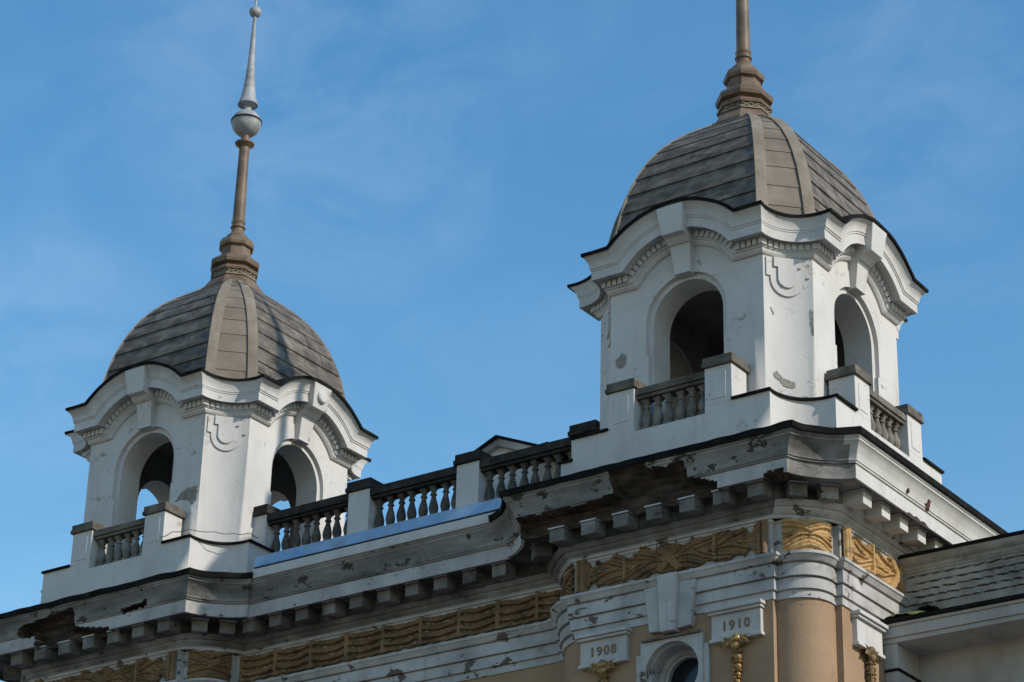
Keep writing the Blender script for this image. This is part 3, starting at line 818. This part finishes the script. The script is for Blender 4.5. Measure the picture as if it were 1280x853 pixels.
# bed mould below the modillions
bm_ = MB()
BMA = [3.06, 3.09, 3.09, 3.12, 3.155, 3.17, 3.17, 3.20, 3.23, 3.25]
bmr = [facade(a, z, 'round') for a, z in ((3.06, -1.74), (3.09, -1.73), (3.09, -1.69), (3.12, -1.67), (3.155, -1.62), (3.17, -1.60), (3.17, -1.56), (3.20, -1.55), (3.23, -1.51), (3.25, -1.46))]
bm_.grid(bmr, mfun=lambda j, i: 1 if (bmr[j][i][0] > BMA[j] - 0.901 and bmr[j][i][1] > -BMA[j] - 0.5 and bmr[j][i][1] < BMA[j]) or j < 3 else 0)
part(bm_, 'bed_moulding', ['grimy', 'old_trim'], angle=28)
fr = MB()
fr.grid([facade(a, z, 'pier') for a, z in ((3.03, -2.42), (3.03, -1.80), (3.05, -1.79), (3.06, -1.74))])
part(fr, 'frieze_band', 'old_trim')
ar = MB()
ar.grid([facade(a, z, 'pier') for a, z in ((3.02, -3.26), (3.06, -3.26), (3.06, -3.13), (3.045, -3.128), (3.045, -3.10), (3.095, -3.098), (3.095, -2.90), (3.06, -2.898), (3.06, -2.868), (3.13, -2.866), (3.13, -2.64), (3.10, -2.638), (3.10, -2.612), (3.16, -2.60), (3.18, -2.565), (3.215, -2.51),
                                            (3.235, -2.50), (3.235, -2.445), (3.19, -2.435), (3.02, -2.41))])
part(ar, 'architrave', 'old_trim', angle=18)

# modillions
mod0 = None
def modillion_mesh():
    m = MB()
    m.hexa([(-0.165, -0.0, -0.25), (0.165, -0.0, -0.25), (0.165, -0.36, -0.29), (-0.165, -0.36, -0.29), (-0.165, 0, -0.04), (0.165, 0, -0.04), (0.165, -0.37, -0.04), (-0.165, -0.37, -0.04)])
    m.box(-0.185, 0.185, -0.395, 0, -0.039, -0.002)
    m.m = [0 if f in (2, 8) else 1 for f in range(12)]
    return m
mods = {}
def modillion(x, y, ang, mat='old_trim'):
    mod0 = mods.get(mat)
    if mod0 is None:
        mods[mat] = o = part(modillion_mesh(), 'modillion', ['trim', 'grimy' if mat == 'old_trim' else 'trim'], bevel=0.012)
    else:
        o = mod0.copy(); col.objects.link(o)
    o.location = (x, y, -1.20 + 20.35); o.rotation_euler = (0, 0, ang)
for cx in (LX, 0.0):
    for i in range(-3, 4): modillion(cx + 0.72 * i, -3.28, 0)
    for t in (-0.29, 0.29): modillion(cx + 2.83 + t * 0.707 - 0.06, -2.83 + t * 0.707 + 0.06, PI / 4)
    modillion(cx - 2.83, -2.83, -PI / 4)
for i in range(-3, 4): modillion(3.28, 0.72 * i, PI / 2, 'trim')
for i in range(10): modillion(-10.60 + 0.7125 * i, -3.28 + SET, 0)

# walls: tan plaster; the two tower fronts get a round window opening
OZ, OR, OX = -4.27, 0.57, 0.05
wl_ = MB()
def wall_rows(z): return facade(3.03, z, 'pier')
full0, full1 = wall_rows(-20.35), wall_rows(-3.25)
for i in range(len(full0) - 1):
    x0, y0 = full0[i][:2]; x1, y1 = full0[i + 1][:2]
    if abs(y0 + 3.03) < 1e-6 and abs(y1 + 3.03) < 1e-6 and x1 - x0 > 3:
        cx = (x0 + x1) / 2 + OX
        us = [OR * math.cos(PI - PI * j / 24) for j in range(25)]
        hi = [(cx + u, -3.03, OZ + math.sqrt(max(0, OR ** 2 - u * u))) for u in us]; lo = [(cx + u, -3.03, OZ - math.sqrt(max(0, OR ** 2 - u * u))) for u in us]
        wl_.grid([hi, [(x, y, -3.25) for x, y, z in hi]]); wl_.grid([[(x, y, -20.35) for x, y, z in lo], lo])
        for xa, xb in ((x0, cx - OR), (cx + OR, x1)): wl_.poly([(xa, -3.03, -20.35), (xb, -3.03, -20.35), (xb, -3.03, -3.25), (xa, -3.03, -3.25)])
    else:
        wl_.poly([full0[i], full0[i + 1], full1[i + 1], full1[i]])
part(wl_, 'wall', 'tan')
bk = MB(); bk.box(LX - 2.9, 2.0, 3.2, 9.0, -20.3, -0.5); part(bk, 'rear_wall', 'tan')

for cx in (LX, 0.0):
    of = MB(); n = 48
    P = lambda u, o, z: (cx + OX + u, -o, z)
    # square architrave with shouldered sides, pierced by the circle
    def ring_to_square(o, hw, zt, zb_, shoulder):
        inner, outer = [], []
        for i in range(n):
            a = 2 * PI * i / n + PI / 4
            c_, s_ = math.cos(a), math.sin(a)
            inner.append(P(OR * c_, o, OZ + OR * s_))
            m_ = max(abs(c_), abs(s_)); outer.append(P(hw * c_ / m_, o, OZ + (zt if s_ > 0 else zb_) * s_ / m_))
        return inner, outer
    inn, out_ = ring_to_square(3.11, 0.66, 0.63, 0.66, 0)
    of.grid([out_, inn], closed=True)
    _, outb = ring_to_square(3.02, 0.66, 0.63, 0.66, 0)
    of.grid([outb, out_], closed=True)
    crc = lambda rad, o: [P(rad * math.cos(2 * PI * i / n + PI / 4), o, OZ + rad * math.sin(2 * PI * i / n + PI / 4)) for i in range(n)]
    of.grid([crc(0.57, 3.11), crc(0.57, 2.96), crc(0.55, 2.94), crc(0.55, 2.62), crc(0.47, 2.61), crc(0.46, 2.56), crc(0.42, 2.55), crc(0.42, 2.44)], closed=True)
    for sg in (-1, 1): of.box(*sorted((sg * 0.661, sg * 0.77)), 3.015, 3.085, OZ - 0.66, OZ + 0.42, fn=lambda x, o, z: P(x, o, z))
    ow = part(of, 'oculus_window', 'old_trim', angle=30)
    gl = MB(); gl.grid([[P(0.42 * math.cos(2 * PI * i / n), 2.45, OZ + 0.42 * math.sin(2 * PI * i / n)) for i in range(n)], [P(0.005 * math.cos(2 * PI * i / n), 2.45, OZ + 0.005 * math.sin(2 * PI * i / n)) for i in range(n)]], closed=True)
    gl.build('pane', 'glass', ow)
    lg = MB(); lg.box(-0.62, 0.62, 3.10, 3.17, OZ + 0.63, OZ + 0.672, fn=lambda x, o, z: P(x, o, z)); lg.build('ledge', 'stone', ow)
    kk = MB()
    kk.prism([(-0.15, -3.55), (0.15, -3.55), (0.215, -2.44), (-0.215, -2.44)], P, 3.0, 3.27)
    for sg in (-1, 1): kk.prism([(sg * 0.152, -3.50), (sg * 0.44, -3.48), (sg * 0.56, -2.62), (sg * 0.21, -2.60)], P, 3.0, 3.175)
    part(kk, 'keystone', 'old_trim', bevel=0.01)

# dated plaques with gilt pendants
def pendant(parent, fn, mat):
    m = MB(); rnd = random.Random(11)
    fn0 = fn
    fn = lambda u, o, z: fn0(u * (1.3 if z > -0.26 else 1.0), o, z)
    def blob(c, s_, seg=7):
        rows = []
        for j in range(seg + 1):
            ph = PI * j / seg
            rows.append([fn(c[0] + s_[0] * math.sin(ph) * math.cos(2 * PI * i / 9), c[1] + s_[1] * math.sin(ph) * math.sin(2 * PI * i / 9), c[2] - s_[2] * math.cos(ph)) for i in range(9)])
        m.grid(rows, closed=True)
    def leaf(u0, z0, u1, z1, wd, o0, curl):
        rows = []
        for j in range(7):
            t = j / 6; u = u0 + (u1 - u0) * t; z = z0 + (z1 - z0) * t
            o = o0 + 0.05 * math.sin(PI * t) + curl * t * t
            ww = wd * (math.sin(PI * min(1, 0.12 + t * 0.9))) ** 0.7
            px, pz = (z1 - z0), -(u1 - u0); L = math.hypot(px, pz) + 1e-6; px, pz = px / L, pz / L
            rows.append([fn(u + px * ww * q, o + (0.028 if q == 0 else 0), z + pz * ww * q) for q in (-1, -0.4, 0, 0.4, 1)])
        m.grid(rows)
    # spread capital: fanned acanthus leaves
    m.prism([(-0.23, 0.0), (0.23, 0.0), (0.17, -0.12), (0.10, -0.16), (-0.10, -0.16), (-0.17, -0.12)], fn, 0.0, 0.05)
    for a in (-62, -38, -15, 15, 38, 62):
        leaf(0.35 * math.sin(R(a)) * 0.2, -0.18, math.sin(R(a)) * 0.25, -0.02 - 0.04 * math.cos(R(a)), 0.055, 0.06, 0.05)
    for a in (-70, -30, 30, 70):
        leaf(math.sin(R(a)) * 0.06, -0.05, math.sin(R(a)) * 0.24, -0.22 - 0.03 * abs(math.cos(R(a))), 0.05, 0.07, 0.06)
    blob((0, 0.12, -0.10), (0.075, 0.07, 0.09)); blob((0, 0.12, -0.24), (0.085, 0.08, 0.09))
    z = -0.30
    for rad, h in ((0.10, 0.06), (0.085, 0.16), (0.10, 0.05), (0.075, 0.13), (0.085, 0.045), (0.058, 0.10), (0.066, 0.04), (0.04, 0.10)):
        blob((0, 0.06, z - h / 2), (rad, rad * 0.9, h * 0.62)); z -= h * 0.92
        for sg in (-1, 1): leaf(sg * rad * 0.3, z + h * 0.8, sg * rad * 1.05, z + h * 0.1, rad * 0.4, 0.08, 0.02)
    return m.build('pendant', mat, parent, angle=50)

def digits(parent, text, loc, size):
    cu = bpy.data.curves.new('year', 'FONT')
    cu.body = text; cu.size = size; cu.extrude = 0.012; cu.align_x = 'CENTER'; cu.space_character = 1.25; cu.offset = 0.004
    tmp = bpy.data.objects.new('year_curve', cu); col.objects.link(tmp)
    bpy.context.view_layer.update()
    dg = bpy.context.evaluated_depsgraph_get()
    me = bpy.data.meshes.new_from_object(tmp.evaluated_get(dg))
    bpy.data.objects.remove(tmp)
    me.materials.clear(); me.materials.append(MAT['digit'])
    o = bpy.data.objects.new('year_digits', me); col.objects.link(o)
    o.parent = parent; o.location = loc; o.rotation_euler = (R(90), 0, 0)
    return o

def plaque(fn, year, mat, label, trim='plaque'):
    m = MB()
    m.box(-0.51, 0.51, 3.0, 3.13, -3.86, -3.40, fn=fn)
    m.box(-0.545, 0.545, 3.0, 3.19, -3.399, -3.345, fn=fn)
    m.box(-0.575, 0.575, 3.0, 3.235, -3.344, -3.275, fn=fn)
    for a, b in ((-0.535, -0.225), (0.225, 0.535)): m.box(a, b, 3.0, 3.165, -3.91, -3.845, fn=fn)
    o = part(m, 'date_plaque', trim, bevel=0.008)
    if label: o['label'] = label
    if year:
        p = fn(0, 3.132, -3.715)
        digits(o, year, p, 0.25)
    pendant(o, lambda u, off, z: fn(u, 3.03 + off, z - 3.80), mat)
    return o
for cx, y0, y1 in ((0.0, '1908', '1910'), (LX, None, None)):
    for sg, yr in ((-1, y0), (1, y1)):
        plaque(lambda u, o, z, c=cx + sg * 1.42: (c + u, -o, z), yr, 'gilt', f'white plaque reading {yr} above a gilt pendant' if yr else None)
plaque(lambda u, o, z: (o, -1.27 + u * 0.95, z), None, 'rusty', 'blank white plaque above a rusty pendant', 'trim')

# gilded friezes in relief
def relief(name, mapf, length, z0, z1, style, mat, seed, nu_per_m=75, nv=52):
    nu = int(length * nu_per_m); H = z1 - z0
    hgt = np.zeros((nv + 1, nu + 1)); keep = np.ones_like(hgt, bool)
    for j in range(nv + 1):
        v = j / nv
        for i in range(nu + 1):
            s_ = length * i / nu
            n1 = fbm(s_ * 3 + seed, v * 3.0, seed); n2 = fbm(s_ * 11 + seed, v * 9, seed + 4)
            if style == 'wave':
                bay = 0.95
                ph = (s_ % bay) / bay
                sagv = v + 0.10 * math.sin(PI * ph) + 0.03 * n1 - 0.05
                row = sagv * 4.0
                fr_ = row - math.floor(row)
                h = 0.0 + 0.115 * ((1 - fr_) ** 0.8) * (0.0 if fr_ < 0.12 else 1) + 0.008 * n2
                h += 0.012 * math.sin(s_ * 26 + 5 * n1 + math.floor(row) * 2.1)
                if ph < 0.05 or ph > 0.95: h = 0.085 + 0.015 * n2
                lo_ = 0.05 + 0.09 * abs(math.sin(PI * s_ / 0.32)) * (0.6 + 0.4 * n1); hi_ = 0.97 - 0.03 * abs(n1)
            else:
                mid = length / 2
                uu_ = s_ - mid
                au = abs(uu_)
                half = mid
                # sheaf of long overlapping leaves growing from the middle to the ends
                vv = v + 0.035 * math.sin(au * 7.0 + seed)
                w_ = abs(vv - 0.5) * H; sg_ = 1 if vv > 0.5 else 0
                rr_ = (w_ * 1.05 - 0.30 * au + 0.016 * n1 + sg_ * 0.04) / 0.082
                kx = math.floor(rr_); fr_ = rr_ - kx
                vary = 0.65 + 0.35 * math.sin(kx * 2.4 + sg_ * 1.3 + seed)
                leafw = max(0.0, 1 - (2 * fr_ - 1) ** 2)
                h = 0.012 + 0.085 * leafw ** 0.6 * vary + 0.008 * n2
                if abs(fr_ - 0.5) < 0.05: h -= 0.014
                if w_ < 0.016: h = 0.075
                edge = 0.41 + 0.06 * math.sin(au * 11 + seed) + 0.10 * n1
                if style == 'sheaf':
                    if au > half * 0.76: edge = 0.42 - 0.20 * math.sin(PI * (au - half * .76) / (half * .13)) ** 2 if au < half * 0.89 else 0.485
                    rb = abs((v - 0.5) * H)
                    for sl in (1, -1):
                        dline = abs((v - 0.5) * 0.62 - sl * uu_ * 1.05) / 1.2
                        if au < 0.36 and dline < 0.085: h = max(h, 0.115 + 0.012 * math.cos(dline * 120))
                    if au > half * 0.80: h = max(h, 0.05 + 0.02 * n2)
                    if au > half * 0.90: h = 0.045 + 0.085 * math.sqrt(max(0.0, abs(math.sin((au - half * .90) / (half * .10) * PI * 2))))
                    if abs(au - half * 0.47) < 0.035: h = 0.105
                else:
                    edge = 0.47 + 0.03 * n1
                lo_, hi_ = 0.5 - edge, 0.5 + edge
            if v < lo_ or v > hi_: keep[j, i] = False; h = -0.01
            hgt[j, i] = h
    m = MB(); idx = {}
    for j in range(nv + 1):
        for i in range(nu + 1): idx[j, i] = m.pt(mapf(length * i / nu, hgt[j, i], z0 + H * j / nv))
    for j in range(nv):
        for i in range(nu):
            k = keep[j, i] + keep[j, i + 1] + keep[j + 1, i] + keep[j + 1, i + 1]
            if k >= 1: m.f.append([idx[j, i], idx[j, i + 1], idx[j + 1, i + 1], idx[j + 1, i]]); m.m.append(0)
    return part(m, name, mat, angle=60, weld=False)

ZF0, ZF1 = -2.40, -1.74
relief('gilded_frieze', lambda s_, h, z: (-2.07 + s_, -3.03 - h, z), 4.14, ZF0, ZF1, 'sheaf', 'dark_gold', 1.3)
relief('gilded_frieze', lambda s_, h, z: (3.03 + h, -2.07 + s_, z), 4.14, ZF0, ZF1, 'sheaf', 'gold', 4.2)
relief('gilded_frieze', lambda s_, h, z: (LX - 2.07 + s_, -3.03 - h, z), 4.14, ZF0, ZF1, 'sheaf', 'dark_gold', 7.7)
relief('gilded_frieze', lambda s_, h, z: (LX + 3.06 + s_, -3.03 + SET - h, z), 8.12, ZF0, ZF1, 'wave', 'dark_gold', 2.2, nu_per_m=45)
for cx, sx, mt in ((0, 1, 'gold'), (LX, 1, 'dark_gold'), (0, -1, 'dark_gold')):
    a = 3.03; b = 2.13
    base = arc_pts((b + 0.02, -(a - 0.13)), (a - 0.13, -(b + 0.02)), -0.30 if sx > 0 else -0.12, 100)
    def mp_(s_, h, z, cx=cx, sx=sx):
        t = 0.09 + 0.82 * s_ / 1.05; i = min(99, max(0, int(t * 100))); f_ = t * 100 - i
        p = np.array(base[i]) * (1 - f_) + np.array(base[i + 1]) * f_
        c = np.array((2.0, -2.0)); nn = (p - c) / np.hypot(*(p - c)); p = p + nn * h
        return (cx + sx * p[0], p[1], z)
    relief('gilded_frieze', mp_, 1.05, ZF0, ZF1, 'leaf', mt, 3.3 + cx)

# fallen paint, rusty fixings and scars on the sunlit cornice
for y, z, sz in ((-1.02, -0.86, 0.05), (-0.2, -0.86, 0.10), (2.1, -0.88, 0.08)):
    m = MB(); n = 14
    rows = []
    for t, o in ((1, 0.0), (0.8, 0.04), (0.3, 0.055), (0.02, 0.05)):
        rows.append([(3.90 + (z + 0.79) * 0.42 + o + 0.42 * sz * t * math.sin(2 * PI * i / n), y + sz * 0.9 * t * math.cos(2 * PI * i / n) * (1 + 1.2 * fbm(i * 1.3, y * 3)), z + sz * t * math.sin(2 * PI * i / n) * (1 + 1.2 * fbm(i * 2.1, z * 5))) for i in range(n)])
    m.grid(rows, closed=True)
    part(m, 'rust_stain', 'rustiron')
m = MB()   # missing strip under the corona
rows = []
for i in range(18):
    y = -0.95 + 0.05 * i; e_ = 0.03 + 0.05 * abs(fbm(y * 7, 2.0)) + 0.02 * math.sin(i)
    rows.append([(3.824, y, -1.253), (3.832, y, -1.25 + e_ * math.sin(PI * i / 17) ** 0.5)])
m.grid(rows); part(m, 'broken_edge', 'broken')

# ================================================================== roof balustrade between the towers
BY = -1.17
BAL = empty('roof_balustrade', (-7.1, BY, 0.0), 'blackened stone balustrade on the roof edge between the two towers', 'balustrade')
plx = MB()
plx.box(-4.10, 3.98, -0.21, 0.30, 0.62, 0.80)
plx.hexa([(-4.09, -0.44, 0.55), (4.0, -0.44, 0.55), (4.0, -0.211, 0.55), (-4.09, -0.211, 0.55), (-4.09, -0.44, 0.70), (4.0, -0.44, 0.70), (4.0, -0.211, 0.795), (-4.09, -0.211, 0.795)])
plx.build('plinth', 'old_trim', BAL, bevel=0.01)
ped0 = bal0 = None
PX = (-11.76, -8.88, -5.99, -3.10)
for x in PX:
    if ped0 is None:
        m = MB(); m.box(-0.29, 0.29, -0.21, 0.25, 0.801, 1.775); ped0 = m.build('pedestal', 'white', BAL, bevel=0.012); o = ped0
        m = MB(); m.box(-0.35, 0.35, -0.27, 0.31, 1.776, 1.88); m.box(-0.325, 0.325, -0.245, 0.285, 1.881, 2.01); cap0 = m.build('cap', 'black_stone', ped0, bevel=0.012)
    else:
        o = ped0.copy(); col.objects.link(o); o.parent = BAL; c = cap0.copy(); col.objects.link(c); c.parent = o
    o.location = (x + 7.1, 0, 0)
segs = ((-11.47, -9.17), (-8.59, -6.28), (-5.70, -3.39))
for x0, x1 in segs:
    m = MB(); m.box(x0 + 7.1 + 0.002, x1 + 7.1 - 0.002, -0.21, 0.21, 1.60, 1.785); m.box(x0 + 7.1 + 0.002, x1 + 7.1 - 0.002, -0.16, 0.16, 1.53, 1.599)
    m.build('handrail', 'black_stone', BAL, bevel=0.012)
    n = int(round((x1 - x0) / 0.288))
    for i in range(n):
        if bal0 is None: bal0 = baluster_mesh('baluster', 'dark_baluster', 0.73); o = bal0
        else: o = bal0.copy(); col.objects.link(o)
        o.parent = BAL; o.location = (x0 + 7.1 + (x1 - x0) * (i + 0.5) / n, 0, 0.80)
        o.rotation_euler = (0.02 * math.sin(i * 3.1 + x0), 0.025 * math.sin(i * 2.7 + x0), 0.09 * math.sin(i * 4.3 + x0))

# gutter box below the balustrade
GUT = empty('roof_gutter', (-6.94, -3.0, -0.45), 'sky blue metal gutter along a white board on the cornice edge between the towers', 'gutter')
m = MB()
m.hexa([(-3.24, -0.145, 0.155), (3.24, -0.145, 0.155), (3.24, 0.20, 0.155), (-3.24, 0.20, 0.155), (-3.24, -0.095, 0.40), (3.20, -0.095, 0.40), (3.20, 0.20, 0.40), (-3.24, 0.20, 0.40)])
for x in (-2.1, -0.35, 1.5):
    m.hexa([(x, -0.152, 0.150), (x + 0.05, -0.152, 0.150), (x + 0.05, 0.1, 0.150), (x, 0.1, 0.150), (x, -0.101, 0.406), (x + 0.05, -0.101, 0.406), (x + 0.05, 0.1, 0.406), (x, 0.1, 0.406)])
m.build('gutter_flashing', 'blue', GUT, bevel=0.006)
m = MB(); m.box(-3.28, 3.16, -0.125, 0.15, -0.075, 0.125); m.build('fascia_board', 'trim', GUT, bevel=0.008)
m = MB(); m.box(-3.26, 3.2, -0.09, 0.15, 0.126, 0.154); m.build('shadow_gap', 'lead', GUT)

# ================================================================== gabled dormer on the roof
DRM = empty('roof_dormer', (-6.25, 0, 0.7), 'small white gabled roof dormer peeping over the balustrade', 'dormer')
m = MB()
m.prism([(-0.95, 0.0), (0.95, 0.0), (0.95, 1.72), (0, 2.10), (-0.95, 1.72)], lambda u, o, z: (u, -o, z), -2.6, -0.10); m.build('wall', 'white', DRM)
m = MB()
for sg in (-1, 1): m.prism([(0, 2.03), (sg * 1.03, 1.60), (sg * 1.03, 1.76), (0, 2.195)], lambda u, o, z: (u, -o, z), -0.099, 0.02)
m.build('raking_cornice', 'trim', DRM)
m = MB()
for sg in (-1, 1): m.prism([(0, 2.196), (sg * 1.1, 1.735), (sg * 1.1, 1.79), (0, 2.26)], lambda u, o, z: (u, -o, z), -2.7, 0.07)
m.prism([(1.1, 1.735), (1.35, 1.755), (1.35, 1.80), (1.1, 1.79)], lambda u, o, z: (u, -o, z), -2.7, 0.05)
m.build('roof', 'lead', DRM)

# ================================================================== side wing on the right
WNG = empty('side_wing', (7.5, 0.3, -20.35), 'lower grey wing with rough rendered parapet against the right flank', 'building')
def wpart(mb, name, mat, **kw):
    o = mb.build(name, mat, WNG, **kw); o.location = (-7.5, -0.3, 20.35); return o
m = MB(); m.box(3.035, 16, 0.35, 9, -20.3, -3.5); m.box(3.035, 16, 0.30, 9, -3.499, -2.73); wpart(m, 'wall', 'greywall')
m = MB(); m.box(3.034, 3.30, -0.55, 0.35, -20.3, -3.56); wpart(m, 'pilaster', 'greywall', bevel=0.01)
m = MB(); m.box(3.036, 3.325, -0.57, 0.349, -4.09, -4.04); wpart(m, 'string_course', 'lead')
m = MB(); m.box(3.036, 16, -0.58, 0.5, -3.56, -3.47); m.box(3.036, 16, -0.62, 0.5, -3.469, -3.27); m.box(3.036, 16, -0.655, 0.5, -3.269, -3.21); wpart(m, 'eave', 'greywall', bevel=0.008)
m = MB(); m.box(3.036, 16, -0.70, 0.5, -3.209, -3.14); m.hexa([(3.036, -0.70, -3.139), (16, -0.70, -3.139), (16, 0.299, -3.139), (3.036, 0.299, -3.139), (3.036, -0.70, -3.13), (16, -0.70, -3.13), (16, 0.299, -2.78), (3.036, 0.299, -2.78)]); wpart(m, 'lean_to_roof', 'lead')
# rough panel with ragged ledges
m = MB(); rnd = random.Random(21)
X0, X1, Z0, Z1 = 3.036, 16.0, -2.72, -1.96
m.box(X0, X1, 0.22, 0.30, Z0 - 0.07, Z1)
for r_ in range(5):
    z = Z0 + 0.10 + r_ * 0.142
    x = X0 + 0.12 + (r_ % 2) * 0.16 + rnd.uniform(0, 0.08)
    while x < X1 - 0.35:
        bold = rnd.uniform(0.5, 1.2)
        L = rnd.uniform(0.16, 0.30); n = 12
        up, dn_ = [], []
        for i in range(n + 1):
            t = i / n; zz = z + 0.010 * math.sin(t * 3 + r_) + 0.012 * fbm(x * 5 + t * 5, z * 9, 2.0); th = 0.014 * bold * math.sin(PI * t) ** 0.7 * (0.5 + 1.4 * abs(fbm(x * 9 + t * 7, z)))
            up.append((x + L * t, zz + th)); dn_.append((x + L * t, zz - th))
        m.grid([[(a, 0.2165, b) for a, b in up], [(a, 0.2165, b) for a, b in dn_]], m=1)  # dark dash colours in the shade and dirt under each ledge
        m.grid([[(a, 0.219, b + 0.05) for a, b in up], [(a, 0.188, b + 0.008) for a, b in up], [(a, 0.219, b) for a, b in up]], m=0)
        x += L * 0.8 + rnd.uniform(0.04, 0.10)
wpart(m, 'rough_panel', ['rough', 'crack_shade'], weld=False)
m = MB()
m.grid([[(3.036, y, z), (16, y, z)] for y, z in ((0.30, -1.97), (0.20, -1.97), (0.19, -1.93), (0.17, -1.91), (0.17, -1.86), (0.12, -1.83), (0.08, -1.76), (0.07, -1.72), (0.07, -1.70))]); wpart(m, 'coping', 'rough')
m = MB(); m.box(3.036, 16, 0.03, 2.0, -1.699, -1.635); wpart(m, 'coping_flashing', 'lead', bevel=0.01)
m = MB(); n = 14
rows = [[(3.05 + 0.62 * i / n, -0.62 + 0.86 * j / 8 + 0.02 * fbm(i * .6, j * .7), -3.10 + 0.35 * j / 8 + 0.05 * (1 + fbm(i * .5, j * .6, 2)) * math.sin(PI * i / n) ** 0.5) for i in range(n + 1)] for j in range(9)]
m.grid(rows); wpart(m, 'moss_cover', 'moss')

# dark tuft growing on the lean-to roof
m = MB(); rnd = random.Random(4)
for _ in range(420):
    a, rad = rnd.uniform(0, 2 * PI), rnd.random() ** 0.6
    c = Vector((0.24 * rad * math.cos(a), 0.12 * rad * math.sin(a), 0.19 * rnd.random() * (1 - 0.6 * rad)))
    dv = Vector((rnd.uniform(-1, 1), rnd.uniform(-1, 1), rnd.uniform(-0.2, 1))).normalized() * 0.07
    sv = dv.cross(Vector((rnd.uniform(-1, 1), rnd.uniform(-1, 1), rnd.uniform(-1, 1)))).normalized() * 0.02
    m.poly([c - sv, c + dv * 0.5 + sv, c + dv, c - dv * 0.3 + sv])
tf = m.build('dry_plant', 'dry', weld=False, loc=(3.62, 0.08, -2.87))
tf['label'] = 'dark dry tuft of plant on the lean-to roof under the rough panel'; tf['category'] = 'plant'

# cable looped along the far tower parapet
m = MB(); pts = []
src = [(1.35, -3.16, 0.93), (1.7, -3.14, 1.0), (2.15, -3.10, 0.985), (2.55, -2.72, 0.965), (2.85, -2.45, 0.955), (3.12, -2.22, 0.99), (3.15, -1.9, 0.96)]
for (a, b) in zip(src, src[1:]):
    for t in np.linspace(0, 1, 6)[:-1]: pts.append(tuple(np.array(a) * (1 - t) + np.array(b) * t + np.array((0, 0, -0.03 * math.sin(PI * t)))))
m.tube([(x - 2.2, y + 2.8, z - 0.9) for x, y, z in pts], 0.009)
cb = m.build('cable', 'cable', loc=(LX + 2.2, -2.8, 0.9)); cb['label'] = 'thin grey cable slung along the parapet corner of the farther tower'; cb['category'] = 'cable'
